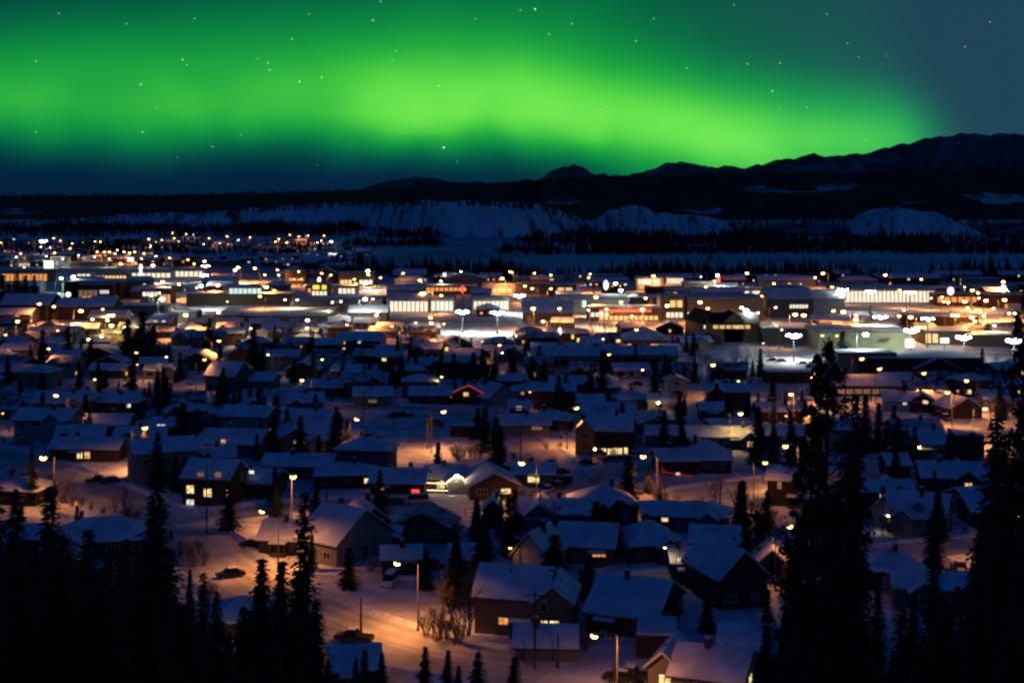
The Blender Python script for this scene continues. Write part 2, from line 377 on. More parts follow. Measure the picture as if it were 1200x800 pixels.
def ridge(name, prof, D0, D1, m, rough=1.0, nx=160, nt_=14, jag=0.0, shape=1.0, back=900, seed=0, zfoot=None):
    """prof: (px, ytop[, yfoot]); a real hill whose crest stands D1 metres away and whose foot is at D0 (or on the flat at yfoot)."""
    x0, x1 = prof[0][0], prof[-1][0]; mb = MB(); vs = []
    cols = nx+1
    for j in range(nt_+3):
        for i in range(cols):
            px = x0+(x1-x0)*i/nx; pr = lerp_prof(prof, px)
            yt = pr[0]+jag*mnoise.fractal(Vector((px*0.045, seed, 1.3)), 0.9, 2.1, 4)
            if len(pr) > 1: Df = F*HC/(pr[1]-HY); Dt = Df+(D1-D0)
            else: Df, Dt = D0, D1
            zt = max(HC-(yt-HY)*Dt/F, 0.3)
            t = min(j/nt_, 1.0)
            ed = sin(pi*min(1,max(0,t)))
            D = Df+(Dt-Df)*t + rough*ed*(Dt-Df)*0.35*mnoise.noise(Vector((px*0.06, t*1.2, seed+2)))
            D += ed*min(16, (Dt-Df)*0.4)*mnoise.noise(Vector((px*0.21, t*0.6, seed+5))) if rough > 1.2 else 0
            zb = -1.0
            z = zb+(zt-zb)*(t**shape) + rough*ed*zt*0.10*mnoise.noise(Vector((px*0.11, t*3, seed+7)))
            if j > nt_:
                D = Dt+back*(j-nt_); z = zt*(0.9 if j == nt_+1 else -0.1)
            vs.append(((px-600)*Dt/F*(0.55+0.45*D/Dt), D, z))
    fs = [(j*cols+i, j*cols+i+1, (j+1)*cols+i+1, (j+1)*cols+i) for j in range(nt_+2) for i in range(cols-1)]
    mb.add(vs, fs); return structure(link(name, mb.mesh(name, m, smooth=True)))
ridge('mountain', [(1080,190),(1110,175),(1140,160),(1158,160),(1172,156),(1185,155),(1200,159),(1240,166),(1330,160),(1450,200)], 30000, 42000, 'mountain_pale', jag=3.0, seed=1, back=5000)
ridge('mountain', [(380,228),(420,221),(450,213),(476,208),(492,207),(515,210),(540,213),(570,216),(600,216),(640,220)], 20000, 26000, 'mountain_rock', jag=3.0, seed=5, back=4000)
ridge('mountain', [(560,224),(600,214),(628,209),(650,200),(668,195),(683,196),(698,203),(722,206),(745,204),(765,199),(780,190),(800,192),(820,194),(850,195),(875,197),(890,190),(910,187),
   (930,185),(952,182),(975,184),(1000,180),(1022,179),(1040,175),(1062,168),(1085,162),(1105,158),(1125,156),(1145,157),(1160,161),(1180,168),(1215,172),(1300,165),(1420,190)], 12000, 19000, 'mountain_rock', jag=5.0, nx=300, seed=9, back=3000)
ridge('hill', [(-260,230),(0,230),(100,230),(200,228),(300,227),(400,223),(470,219),(540,216),(600,213),(680,208),(760,206),(850,204),(920,203),(1000,203),(1100,201),(1200,200),(1450,202)], 3900, 6500, 'hill_forest', jag=2.4, nx=260, seed=14, shape=1.4, back=2500)
ridge('hill', [(-260,241),(0,240),(150,241),(300,238),(430,238),(560,238),(640,238),(720,232),(800,226),(900,224),(1000,225),(1100,224),(1200,222),(1450,222)], 3350, 4400, 'hill_forest', jag=2.0, nx=260, seed=17, shape=1.2, back=1500)
# snow clearings high on the forested hillside
def clearing(cx, cy, wx, wy, D):
    mb = MB(); z0 = HC-(cy-HY)*D/F; vs = [((cx-600)*D/F, D, z0)]; n = 22
    for i in range(n):
        a = 2*pi*i/n; r = 0.75+0.5*mnoise.noise(Vector((cos(a)*1.7+cx, sin(a)*1.7, cy)))
        vs.append(((cx-600+cos(a)*wx*r)*D/F, D+cos(a)*6-60+(sin(a)+1)*wy*r*6, HC-(cy-HY-sin(a)*wy*r)*D/F))
    mb.add(vs, [(0, 1+i, 1+(i+1)%n) for i in range(n)]); structure(link('snow_clearing', mb.mesh('snow_clearing','clearing')))
for c in [(925,223,75,5,3450),(975,219,36,5,3440),(870,219,30,3,3460),(655,236,28,4,3200),(1165,232,50,8,3200),(1060,236,26,3,3200),(820,246,26,5,3100),(35,247,32,4,3100)]: clearing(*c)
ridge('bluff', [(20,263,267),(50,259,266),(80,257,265),(110,255,264),(150,252,264),(185,250,265),(210,251,265),(250,247,265),(300,245,264),(350,241,263),(400,238,263),(430,237,266),(480,236,273),(530,236,278),(560,236,278),(600,238,278),(630,241,277),(655,246,275),(680,256,271),(700,266,270)],
      2300, 2370, 'bluff_face', jag=3.2, nx=240, nt_=18, seed=21, shape=0.85, rough=1.3, back=300)
ridge('bluff', [(690,272,275),(705,258,275),(720,246,275),(738,240,276),(752,243,276),(770,249,276),(800,252,276),(830,254,276),(850,259,276),(862,273,276)], 2100, 2142, 'bluff_rough', jag=2.2, nx=120, nt_=16, seed=25, shape=0.8, rough=1.3, back=200)
ridge('bluff', [(1000,277,279),(1015,264,279),(1030,251,279),(1045,244,279),(1065,245,279),(1085,247,279),(1110,255,279),(1135,264,278),(1160,276,278)], 2000, 2042, 'bluff_rough', jag=2.2, nx=120, nt_=16, seed=31, shape=0.8, rough=1.3, back=200)
ridge('bluff', [(862,276,277),(885,268,277),(920,264,277),(960,262,277),(990,264,277),(1003,274,277)], 2050, 2130, 'thin_wood_snow', jag=1.8, nx=80, nt_=10, seed=37, shape=0.8, back=150)
ridge('bluff', [(1150,277,279),(1180,263,279),(1230,260,279),(1300,266,279)], 2000, 2100, 'thin_wood_snow', jag=1.8, nx=60, nt_=10, seed=39, back=150)

# far woods that read as one dark mass
def cone_tree(mb, x, y, z, h, r):
    a0 = R.random()*6
    for k, (b, t_, rr) in enumerate(((0.06,0.55,1.0),(0.36,0.8,0.72),(0.62,1.0,0.42))):
        n = 5; vs = [(x+r*rr*R.uniform(.75,1.2)*cos(a0+k+2*pi*i/n), y+r*rr*R.uniform(.75,1.2)*sin(a0+k+2*pi*i/n), z+h*b) for i in range(n)]+[(x,y,z+h*t_)]
        mb.add(vs, [(i,(i+1)%n,n) for i in range(n)])
def wood(polys, label, hr=(7,15)):
    mb = MB()
    for x0, x1, ya, yb, n in polys:
        for i in range(n):
            px = R.uniform(x0,x1); f = R.random(); py = ya+(yb-ya)*f
            if callable(ya): py = 0
            edge = min(1.0, min(px-x0, x1-px)/25.0+0.35)
            p = P(px, py)
            g = mnoise.noise(Vector((p.x*0.012, p.y*0.006, 4)))
            if g < -0.28 and R.random() < 0.75: continue
            h = (hr[0]+(hr[1]-hr[0])*R.random()**2.2*1.25)*(0.75+0.6*g)*edge; cone_tree(mb, p.x, p.y, 0, h, h*0.17)
    return stuff(link('forest', mb.mesh('forest','forest')), label, 'forest')
wood([(690,1500,278,297,3200),(560,1500,256,266,1800),(860,1500,266,277,1900),(690,870,262,276,700),(610,1500,288,299,1300),(575,720,293,299,160),(600,1010,279,286,900)], 'dark spruce forest along the far bank of the frozen river', (9,17))
wood([(-250,430,263.5,272,2200),(430,548,267,279,600),(400,522,284,290,260),(640,800,268,279,500),(-250,420,266,273,600),(-250,440,264,278,2600),(-250,430,288,299,420)], 'dark wood at the foot of the long snowy bluff', (9,16))
wood([(330,620,314,326,420),(560,1500,318,331,1500),(820,850,304,310,14),(-100,330,287,300,420)], 'thin dark tree line on the near bank of the river', (6,14))
def ridge_wood(pts, n, hr, label):
    mb = MB()
    for i in range(n):
        px = R.uniform(pts[0][0], pts[-1][0]); yt, D = lerp_prof(pts, px); D *= R.uniform(0.96,1.0)
        z = HC-(yt+R.uniform(0,3)-HY)*D/F; h = R.uniform(*hr); cone_tree(mb, (px-600)*D/F, D, z-h*0.3, h, h*0.2)
    stuff(link('forest', mb.mesh('forest','forest')), label, 'forest')
ridge_wood([(40,258,2780),(150,252,2845),(300,245,2845),(430,238,2700),(480,237,2295),(560,237,2072),(620,241,2110),(680,256,2350)], 500, (5,13), 'scattered spruces along the crest of the snowy bluff')
ridge_wood([(-260,229.5,6600),(200,228,6600),(400,223.5,6600),(600,213.5,6600),(850,204.5,6600),(1200,200.5,6600),(1450,202,6600)], 1600, (10,22), 'ragged tree line on the top of the dark hill')

# ------------------------------------------------------------------ houses
WIN = {}
def win_meshes(w, h, m):
    k = (round(w,1), round(h,1), m)
    if k not in WIN:
        a = MB(); a.box(-k[0]/2, k[0]/2, -0.02, 0.05, -k[1]/2, k[1]/2)
        f = MB(); t = 0.09; x, z = k[0]/2, k[1]/2
        f.box(-x-t, x+t, -0.06, 0.05, z, z+t); f.box(-x-t, x+t, -0.06, 0.05, -z-t, -z)
        f.box(-x-t, -x, -0.055, 0.05, -z, z); f.box(x, x+t, -0.055, 0.05, -z, z)
        nm = 2 if k[0] > 1.5 else (1 if k[0] > 0.8 else 0)
        for i in range(nm):
            q = -x+2*x*(i+1)/(nm+1); f.box(q-0.045, q+0.045, -0.045, -0.021, -z, z)
        WIN[k] = (a.mesh('window', m), f.mesh('window_frame', 'frame'))
    return WIN[k]
def add_window(root, loc, rz, w, h, m, frame=True):
    a, f = win_meshes(w, h, m)
    o = link('window', a, root, loc, rz)
    if frame: link('window_frame', f, o)
    return o
DOORM = {}
def door_mesh(m):
    if m not in DOORM:
        b = MB(); b.box(-0.45,0.45,-0.05,0.05,0,2.05); b.box(-0.55,-0.45,-0.07,0.05,0,2.15); b.box(0.45,0.55,-0.07,0.05,0,2.15); b.box(-0.45,0.45,-0.07,0.05,2.05,2.15)
        DOORM[m] = b.mesh('door', m)
    return DOORM[m]
def roof_gable(mb, L, w, hw, rise, o=0.5, t=0.42, nx=5):
    """ridge along X, length L, span w; snow on the top faces, fascia below"""
    s = rise/(w/2); ez = hw-o*s
    for sg in (-1,1):
        top = []
        for j in range(4):
            u = j/3.0
            for i in range(nx+1):
                x = -L/2-o+(L+2*o)*i/nx; y = sg*((w/2+o)*(1-u)); z = ez+(hw+rise-ez)*u+t
                z += 0.17*mnoise.noise(Vector((x*0.5+L*7, y*0.5+w*3, hw))) if u < 1 else 0.08*mnoise.noise(Vector((x*0.6+L*5, 2, hw)))
                if j == 0: z -= 0.10
                top.append((x,y,z))
        fs = []
        for j in range(3):
            for i in range(nx):
                q = (j*(nx+1)+i, j*(nx+1)+i+1, (j+1)*(nx+1)+i+1, (j+1)*(nx+1)+i); fs.append(q if sg < 0 else q[::-1])
        mb.add(top, fs, 0)
        a = (-L/2-o, sg*(w/2+o)); b = (L/2+o, sg*(w/2+o))
        mb.add([(a[0],a[1],ez+t-0.1),(b[0],b[1],ez+t-0.1),(b[0],b[1],ez+0.16),(a[0],a[1],ez+0.16)], [(0,1,2,3)], 0)
        mb.add([(a[0],a[1],ez+0.16),(b[0],b[1],ez+0.16),(b[0],b[1],ez-0.1),(a[0],a[1],ez-0.1)], [(0,1,2,3)], 1)
        for x in (a[0], b[0]):
            mb.add([(x,sg*(w/2+o),ez-0.1),(x,sg*(w/2+o),ez+0.16),(x,0,hw+rise+0.16),(x,0,hw+rise-0.1)], [(0,1,2,3)], 1)
            mb.add([(x,sg*(w/2+o),ez+0.16),(x,sg*(w/2+o),ez+t-0.05),(x,0,hw+rise+t),(x,0,hw+rise+0.16)], [(0,1,2,3)], 0)
        mb.add([(a[0],a[1],ez-0.1),(b[0],b[1],ez-0.1),(b[0],0,hw+rise-0.1),(a[0],0,hw+rise-0.1)], [(0,1,2,3)], 1)
def roof_hip(mb, L, w, hw, rise, o=0.5, t=0.42):
    e = L/2+o; g = w/2+o; rl = max(L/2-w/2, 0.4); s = rise/(w/2); ez = hw-o*s; top = hw+rise+t
    for (z0, z1, mi) in ((ez+0.16, ez+t-0.1, 0), (ez-0.1, ez+0.16, 1)):
        c = [(-e,-g),(e,-g),(e,g),(-e,g)]
        for i in range(4):
            p, q = c[i], c[(i+1)%4]; mb.add([(*p,z0),(*q,z0),(*q,z1),(*p,z1)], [(0,1,2,3)], mi)
    z = ez+t-0.1
    V = [(-e,-g,z),(e,-g,z),(e,g,z),(-e,g,z),(-rl,0,top),(rl,0,top)]
    mb.add(V, [(0,1,5,4),(1,2,5),(2,3,4,5),(3,0,4)], 0)
    mb.add([(-e,-g,ez-0.1),(e,-g,ez-0.1),(e,g,ez-0.1),(-e,g,ez-0.1)], [(0,3,2,1)], 1)
def roof_flat(mb, L, w, hw, t=0.3):
    mb.box(-L/2-0.15, L/2+0.15, -w/2-0.15, w/2+0.15, hw-0.05, hw+0.35, 1)
    mb.box(-L/2+0.12, L/2-0.12, -w/2+0.12, w/2-0.12, hw+0.36, hw+0.36+t, 0)
def walls_gable(mb, L, w, hw, rise, gable=True):
    x, y = L/2, w/2; zb = -0.6
    mb.add([(-x,-y,zb),(x,-y,zb),(x,y,zb),(-x,y,zb),(-x,-y,hw),(x,-y,hw),(x,y,hw),(-x,y,hw)], [(0,1,5,4),(1,2,6,5),(2,3,7,6),(3,0,4,7)])
    if gable:
        mb.add([(-x,-y,hw),(-x,y,hw),(-x,0,hw+rise)], [(0,2,1)]); mb.add([(x,-y,hw),(x,y,hw),(x,0,hw+rise)], [(0,1,2)])
CHIM = None
def chimney_mesh():
    global CHIM
    if not CHIM:
        b = MB(); b.box(-0.35,0.35,-0.35,0.35,-1.2,1.15,0); b.box(-0.42,0.42,-0.42,0.42,1.15,1.3,0); b.box(-0.36,0.36,-0.36,0.36,1.31,1.52,1)
        CHIM = b.mesh('chimney','brick','roof_snow')
    return CHIM
PLACED = []
VENT = []
def vent_mesh():
    if not VENT: b = MB(); b.tube((0,0,-0.3),(0,0,0.75),0.09,0.09,6); b.tube((0,0,0.72),(0,0,0.8),0.15,0.15,6); VENT.append(b.mesh('roof_vent','galv'))
    return VENT[0]
LITS = ['lit','lit','lity','lity','lito','litd','litw']
def house(x, ye, wpx, hw=2.8, kind='S', yaw=0, wall='tan', lit=1, dep=None, rise=None, wins=None, look=None, own=None, snow='roof_snow', lm=None, chim=None, sx=0.0, base=0, group='snow-roofed houses of the town', fascia='fascia', name='house', auto=True, cat='house'):
    D = F*(HC-hw)/(ye-HY); sc = F/D; w = wpx/sc; d = dep or R.uniform(7.5,9.5)
    cxm = (x-600)/F*D; k = (D+d/2)/D; pos = Vector((cxm*k, D+d/2, 0))
    L, span = (w, d) if kind in 'SHF' else (d, w)
    if kind in 'SH' and L < span*0.8 and kind == 'S': pass
    rise = rise if rise is not None else {'S':0.40,'G':0.46,'H':0.38,'F':0}[kind]*span/2*R.uniform(.9,1.1)
    rot = radians(yaw)+(pi/2 if kind == 'G' else 0)
    root = link(name, None, None, pos, rot)
    PLACED.append((pos.x, pos.y, max(w,d)*0.55))
    wb = MB(); walls_gable(wb, L, span, hw, rise, kind in 'SG'); link('wall', wb.mesh('wall','w_'+wall), root)
    rb = MB()
    if kind in 'SG': roof_gable(rb, L, span, hw, rise)
    elif kind == 'H': roof_hip(rb, L, span, hw, rise)
    else: roof_flat(rb, L, span, hw)
    near = D < 430
    if auto and kind in 'SH' and not wins and cat == 'house' and w > 8.5 and R.random() < 0.45:      # a gabled wing towards us
        ww_, wd_ = w*R.uniform(.3,.42), R.uniform(1.6,3.0); wx0 = R.choice((-1,1))*w*R.uniform(.16,.26); y0_ = -span/2-wd_
        wm = MB(); walls_gable(wm, wd_*2+span*0.8, ww_, hw-0.05, 0.36*ww_); wr = MB(); roof_gable(wr, wd_*2+span*0.8, ww_, hw-0.05, 0.36*ww_, 0.4, 0.4, 4)
        T_ = Matrix.Translation((wx0, y0_+(wd_*2+span*0.8)/2, 0)) @ Matrix.Rotation(pi/2, 4, 'Z')
        w2 = MB(); w2.add([T_ @ Vector(v) for v in wm.v], wm.f); wo = link('wing_wall', w2.mesh('wing_wall','w_'+wall), root)
        rb2 = MB(); rb2.v = [tuple(T_ @ Vector(v)) for v in wr.v]; rb2.f = wr.f; rb2.m = wr.m; link('wing_roof', rb2.mesh('wing_roof', snow, fascia), root)
        if R.random() < .5: add_window(root, (wx0, y0_-0.03, 1.6), 0, 1.4, 1.2, 'glass' if R.random() < .75 else 'lit', near)
    rf = link('roof', rb.mesh('roof', snow, fascia), root)
    if near and kind != 'F' and cat == 'house':
        for q in range(R.choice((1,2))): link('roof_vent', vent_mesh(), rf, (R.uniform(-.3,.3)*L, R.choice((-1,1))*span*0.14, hw+rise*0.72))
    if near and auto and kind == 'S' and cat == 'house' and R.random() < 0.4:                           # a small entry porch with a deck and steps
        px_ = R.uniform(-.3,.3)*L; pb = MB(); yb_ = -span/2
        pb.box(px_-1.3, px_+1.3, yb_-1.6, yb_, 0.0, 0.35)
        for q in (-1.2,1.2): pb.box(px_+q-.06, px_+q+.06, yb_-1.55, yb_-1.43, 0.35, 2.15)
        po = link('porch', pb.mesh('porch','polewood'), root); pr_ = MB(); pr_.box(px_-1.5, px_+1.5, yb_-1.8, yb_-.02, 2.15, 2.27, 1); pr_.box(px_-1.45, px_+1.45, yb_-1.75, yb_-.02, 2.271, 2.5, 0)
        link('porch_roof', pr_.mesh('porch_roof', snow, fascia), po)
    if chim is None: chim = near and kind != 'F' and R.random() < 0.75
    if chim:
        link('chimney', chimney_mesh(), rf, (R.uniform(-0.25,0.25)*L, R.choice((-1,1))*0.6, hw+rise))
    # windows on the faces that look towards the valley edge
    faces = [((0,-1),L,span/2,0.0), ((1,0),span,L/2,pi/2), ((0,1),L,span/2,pi), ((-1,0),span,L/2,-pi/2)]
    slots = []
    for (nx_,ny_), ln, off, rz in faces:
        wx = cos(rot)*nx_-sin(rot)*ny_; wy = sin(rot)*nx_+cos(rot)*ny_
        tocam = Vector((-pos.x,-pos.y)).normalized(); f = wx*tocam.x+wy*tocam.y
        if f < 0.2: continue
        n = max(1, int(ln/3.4)); st = 2 if hw > 4.2 else 1
        for s in range(st):
            zc = 1.55+2.75*s if st == 2 else 1.6
            for i in range(n):
                t_ = -ln/2+ln*(i+0.5)/n+R.uniform(-.3,.3)
                slots.append((f, nx_, ny_, off, rz, t_, zc, s))
    frame = D < 430
    if wins:
        for wx_, wy_, ww, wh, m in wins:   # given on the facade that faces us, in picture measures
            lx = (wx_-x)/sc; lz = HC-(wy_-HY)*D/F
            if kind == 'G': loc, rz = ((-L/2-0.03), -lx, lz), -pi/2
            else: loc, rz = (lx, -span/2-0.03, lz), 0.0
            add_window(root, loc, rz, max(0.5,ww/sc), max(0.5,wh/sc), m, frame)
    if auto and slots:
        R.shuffle(slots); mx = 5 if near else 3
        dd = False; nl = 0 if wins else lit
        for sl in slots[:mx]:
            f, nx_, ny_, off, rz, t_, zc, s = sl
            px_, py_ = -ny_*t_, nx_*t_
            if wins and f > 0.75 and rz == (-pi/2 if kind == 'G' else 0.0): continue
            loc = (nx_*(off+0.03)+px_, ny_*(off+0.03)+py_, zc)
            if near and not dd and s == 0 and f < 0.97:
                dd = True; link('door', door_mesh('w_'+R.choice(['red','dark','white','green'])), root, (loc[0],loc[1],0.1), rz); continue
            m = 'glass'
            if nl > 0: m = lm or R.choice(LITS); nl -= 1
            add_window(root, loc, rz, R.choice([1.0,1.4,1.9]), R.choice([1.0,1.2]), m, frame)
    if look is None:
        wn_ = dict(tan='tan',brown='brown',red='reddish',white='white',grey='grey',blue='blue-grey',dark='dark',ochre='ochre',pale='pale',green='dark green',beige='beige',lime='pale green')[wall]
        look = wn_+' '+{'S':'gabled house','G':'front-gabled house','H':'hip-roofed house','F':'flat-roofed house'}[kind]
    reg(root, cat, look, (pos.x, pos.y-d/2, hw), group, own)
    return root, D, sc, L, span, rise
H = house
# --- nearest rows
H(120,634,112,2.9,'H',14,'dark',0,10,look='dark hip-roofed house',rise=2.6)
H(22,632,56,2.8,'S',5,'dark',0,8)
H(28,575,60,2.8,'H',-10,'dark',0,9)
hb = H(404,636,66,3.6,'S',-38,'pale',0,13,rise=4.4,own='pale barn-like house with a tall steep snowy roof and an orange-lit end wall',look='pale barn-like house')
H(334,632,46,2.6,'S',-8,'dark',0,8,rise=2.2)
H(430,612,40,2.6,'G',20,'dark',0,10,rise=2.4)
H(470,655,44,2.5,'S',6,'dark',0,6)
H(455,628,30,2.4,'S',-6,'dark',0,5,look='low dark shed-like house')
H(545,652,36,2.5,'S',4,'dark',0,6)
H(606,700,84,5.2,'S',-14,'tan',0,9,rise=3.0,auto=True,own='two-storey tan house with a tall lit stair window beside the big road',look='two-storey tan house',
  wins=[(599,728,11,8,'lito'),(616,732,5,9,'litd')],chim=False)
H(652,706,44,5.0,'G',-8,'tan',0,9,rise=2.0,look='two-storey tan gabled wing house',wins=[(642,731,8,8,'lity'),(654,731,10,8,'lity'),(641,712,6,9,'glass')])
H(640,757,70,1.9,'S',-4,'grey',0,6,rise=1.7,look='low snow-roofed shed',cat='shed',name='shed',auto=False)
H(745,722,86,2.8,'S',-22,'dark',0,14,rise=3.2,look='low dark broad-roofed house')
H(770,748,50,2.6,'F',-6,'brown',0,8,look='brown flat-roofed garage',cat='garage',name='garage',auto=False)
H(838,796,84,2.9,'S',-20,'beige',2,11,rise=2.0,look='beige house at the bottom edge',lm='lity')
H(786,782,36,3.0,'G',-20,'beige',2,8,rise=1.6,look='beige gabled porch house',lm='lity')
H(632,650,42,3.6,'G',-24,'white',0,8,rise=3.2,look='small white steep-gabled house')
H(690,640,66,2.9,'S',-10,'tan',0,9,rise=2.6,look='tan house with one orange window',wins=[(706,647,15,9,'lito')])
H(760,638,66,2.9,'H',10,'brown',0,10,rise=2.6,look='brown hip-roofed house')
H(800,660,30,3.0,'S',0,'dark',1,8,look='dark house with one yellow window',wins=[(793,657,5,8,'lity')])
H(850,676,62,4.6,'G',18,'dark',0,12,rise=3.6,look='dark steep-gabled house')
H(905,665,44,3.0,'G',-10,'dark',0,9,rise=2.6)
H(648,602,88,2.8,'S',-3,'blue',0,8,look='long low blue-grey house')
H(706,592,72,3.4,'H',8,'blue',0,10,rise=2.4)
H(790,604,76,2.8,'S',-4,'dark',0,8,look='dark house with one yellow window',wins=[(778,608,8,6,'lity')])
H(822,606,62,2.9,'H',-12,'blue',0,9)
H(838,636,56,2.8,'S',-8,'brown',0,8)
H(1078,606,66,3.2,'S',-28,'pale',0,8,rise=3.4,own='pale cottage with a snowy roof, dormer and bright porch light',look='pale cottage')
H(1040,598,30,3.2,'G',-24,'pale',0,6,rise=2.6,look='narrow pale gabled porch house')
H(578,597,24,3.4,'G',0,'dark',0,5,rise=1.6,look='small dark gabled shed',cat='shed',name='shed',auto=False)
H(945,640,40,3.0,'S',0,'dark',0,8)
H(1040,668,70,3.0,'H',5,'dark',0,9,look='dark hip-roofed house')
H(890,766,90,2.6,'S',-12,'dark',0,10,look='low dark wide-roofed house')
H(285,728,74,3.2,'H',8,'brown',0,9,look='brown house with a lit doorway',wins=[(260,745,5,12,'lity'),(273,752,4,5,'litd')])
H(415,785,56,2.6,'S',10,'dark',0,8)
# --- row by the porch with lights
H(470,566,64,2.8,'S',-6,'red',0,9,look='reddish house with a red window',wins=[(453,571,4,6,'lit'),(492,575,9,5,'signr')])
H(522,560,46,2.8,'S',6,'tan',0,8,own='house whose front porch is hung with bright white lights',look='house with lit porch',wins=[(517,567,5,9,'lity'),(524,566,4,9,'lity'),(512,568,3,8,'lit')])
H(574,568,58,2.9,'G',10,'brown',1,11,rise=2.4,fascia='trim',look='brown white-trimmed house')
H(626,556,48,2.8,'S',-3,'tan',0,8,look='tan house with a bright double window',wins=[(626,560,13,9,'lity')])
H(252,560,58,5.4,'S',-12,'brown',0,9,rise=2.6,own='two-storey brown house with many lit panes and white window frames',look='two-storey brown house',
  wins=[(233,574,9,9,'lity'),(255,577,10,9,'lity'),(246,557,8,7,'litd'),(268,556,8,7,'litd'),(233,589,9,6,'litw'),(280,577,3,10,'lit')])
H(305,566,48,3.0,'S',-10,'brown',0,9,look='brown house with one small lit window',wins=[(304,553,6,4,'litw')])
H(352,546,80,2.8,'S',-3,'dark',0,8)
H(190,530,72,6.2,'S',24,'pale',0,10,rise=2.0,own='tall plain boxy pale house with few windows',look='tall plain boxy house',chim=False)
H(106,526,82,2.8,'S',-4,'brown',0,9,own='brown bungalow with two bright windows side by side',look='brown bungalow',wins=[(102,533,6,8,'lity'),(111,533,6,8,'lit')])
H(57,492,68,5.2,'S',-6,'pale',0,8,rise=2.0,look='two-storey pale house')
H(126,498,56,2.8,'S',3,'dark',0,9)
H(75,472,62,4.6,'S',-8,'tan',0,8,rise=2.2,look='tan two-storey house',wins=[(57,476,5,5,'lity')])
H(96,472,20,5.2,'G',-15,'beige',0,8,look='narrow beige lit-gable house')
H(168,512,60,2.8,'S',2,'blue',0,8,wins=None)
H(196,500,30,2.8,'S',0,'dark',0,8,wins=[(191,499,4,4,'litw'),(196,499,4,4,'litw')],look='dark house with paired white windows')
H(258,494,40,3.0,'G',-14,'blue',0,9)
H(276,520,76,3.0,'S',-10,'blue',0,10,rise=2.4,look='blue-grey house with one narrow window',wins=[(271,519,5,8,'lit')])
H(343,514,46,3.0,'G',18,'tan',0,10,look='tan gabled house',wins=[(343,518,6,5,'lity'),(352,518,2,5,'litd')])
H(364,500,62,3.0,'S',-12,'blue',0,10,rise=3.4,look='blue-grey house with a large roof')
H(382,454,46,2.8,'S',-4,'brown',0,8)
H(300,446,50,2.8,'S',-6,'tan',0,9)
H(268,440,40,5.0,'S',-22,'blue',0,10,rise=3.4,look='tall blue-grey steep-roofed house')
H(437,464,44,3.0,'S',5,'beige',0,9,look='pinkish beige house',wins=[(437,469,9,5,'litd')])
H(425,444,42,3.2,'S',-8,'white',0,9)
H(480,434,34,2.8,'H',3,'red',0,9)
H(505,463,48,2.8,'S',-3,'brown',0,8)
H(553,462,46,2.9,'G',-12,'brown',0,8,rise=2.2,own='brown house with red lights strung along its gables',look='red-lit house',wins=[(550,462,6,5,'lit'),(531,463,3,6,'lit')])
H(582,466,36,2.6,'G',26,'pale',0,8,rise=3.4,look='pale A-frame house')
H(551,501,44,2.4,'F',-5,'brown',0,6,own='long brown flat-roofed shed in the open snow',look='long brown shed',auto=False,cat='shed',name='shed')
H(613,498,62,2.8,'S',2,'beige',0,9,look='pinkish beige house with a front window',wins=[(628,500,12,7,'litd')])
H(648,492,46,2.8,'H',-8,'dark',0,9)
H(714,504,56,5.6,'S',-10,'dark',0,9,rise=3.0,own='large two-storey house with a long row of lit ground-floor windows',look='large two-storey house',
  wins=[(702,529,3,7,'lity'),(710,529,5,7,'lity'),(717,529,5,7,'lity'),(723,528,5,7,'lity'),(729,528,5,7,'lity'),(736,527,4,7,'lity')])
H(688,504,22,5.6,'G',-10,'ochre',0,9,rise=2.0,look='ochre two-storey gabled wing house')
H(712,484,62,2.8,'S',0,'blue',0,9)
H(738,468,40,2.8,'H',4,'dark',0,9,look='dark house with bright blue roof')
H(770,470,24,2.8,'S',0,'white',0,7,look='small white house with a glaring lit wall')
H(692,472,30,2.6,'S',0,'dark',0,8)
H(620,458,40,2.8,'H',3,'beige',0,9,look='beige house with a bright porch lamp',wins=[(611,460,4,4,'lit')])
H(666,450,44,2.8,'S',0,'tan',1,9,wins=[(668,453,3,4,'lity')])
H(608,478,22,2.8,'S',0,'dark',0,7,look='small dark house with a yellow window',wins=[(608,478,6,4,'lity')])
H(775,510,36,2.8,'S',-6,'grey',0,8)
H(792,447,24,4.8,'G',0,'white',0,8,look='narrow white two-storey house')
H(790,540,46,3.0,'S',4,'dark',0,9,look='dark house with pink light string',wins=[(790,556,5,5,'lity')])
H(828,538,56,3.0,'H',-6,'dark',0,10,rise=3.0)
H(822,512,36,2.8,'S',0,'grey',0,8)
H(866,512,44,2.8,'S',0,'blue',0,8)
H(917,510,46,2.8,'S',-2,'blue',0,8)
H(834,481,30,2.8,'S',0,'dark',0,8)
H(901,482,30,2.8,'S',0,'dark',0,8,look='dark house with bright blue roof')
H(938,482,22,2.8,'H',0,'brown',0,8)
H(926,562,48,5.2,'S',-16,'dark',0,9,rise=1.6,look='two-storey dark house with white trim',fascia='trim',wins=[(916,569,4,8,'litd')])
H(1056,470,42,2.9,'S',-12,'white',0,9,look='white cottage',wins=[(1059,472,4,4,'litw')])
H(1080,471,30,2.9,'G',-12,'brown',0,9,rise=2.2,look='brown gabled house with one bright window',wins=[(1083,471,6,4,'lity')])
H(1122,478,40,2.9,'G',14,'brown',0,9,rise=2.4)
H(1098,468,28,2.9,'S',0,'blue',0,9)
H(1168,468,38,3.2,'S',-5,'white',0,9,look='white house by the right edge')
H(1084,520,40,3.4,'S',8,'pale',0,9,rise=2.6,look='pale house with a lit garage wall')
H(1132,512,34,4.6,'F',-8,'dark',0,8,look='dark flat-topped two-storey house')
H(1112,560,70,2.8,'S',-8,'dark',0,10,rise=2.2,look='dark house with wide blue roof')
H(1048,545,26,2.8,'S',0,'dark',0,8)
H(962,592,40,2.8,'S',0,'dark',0,8)
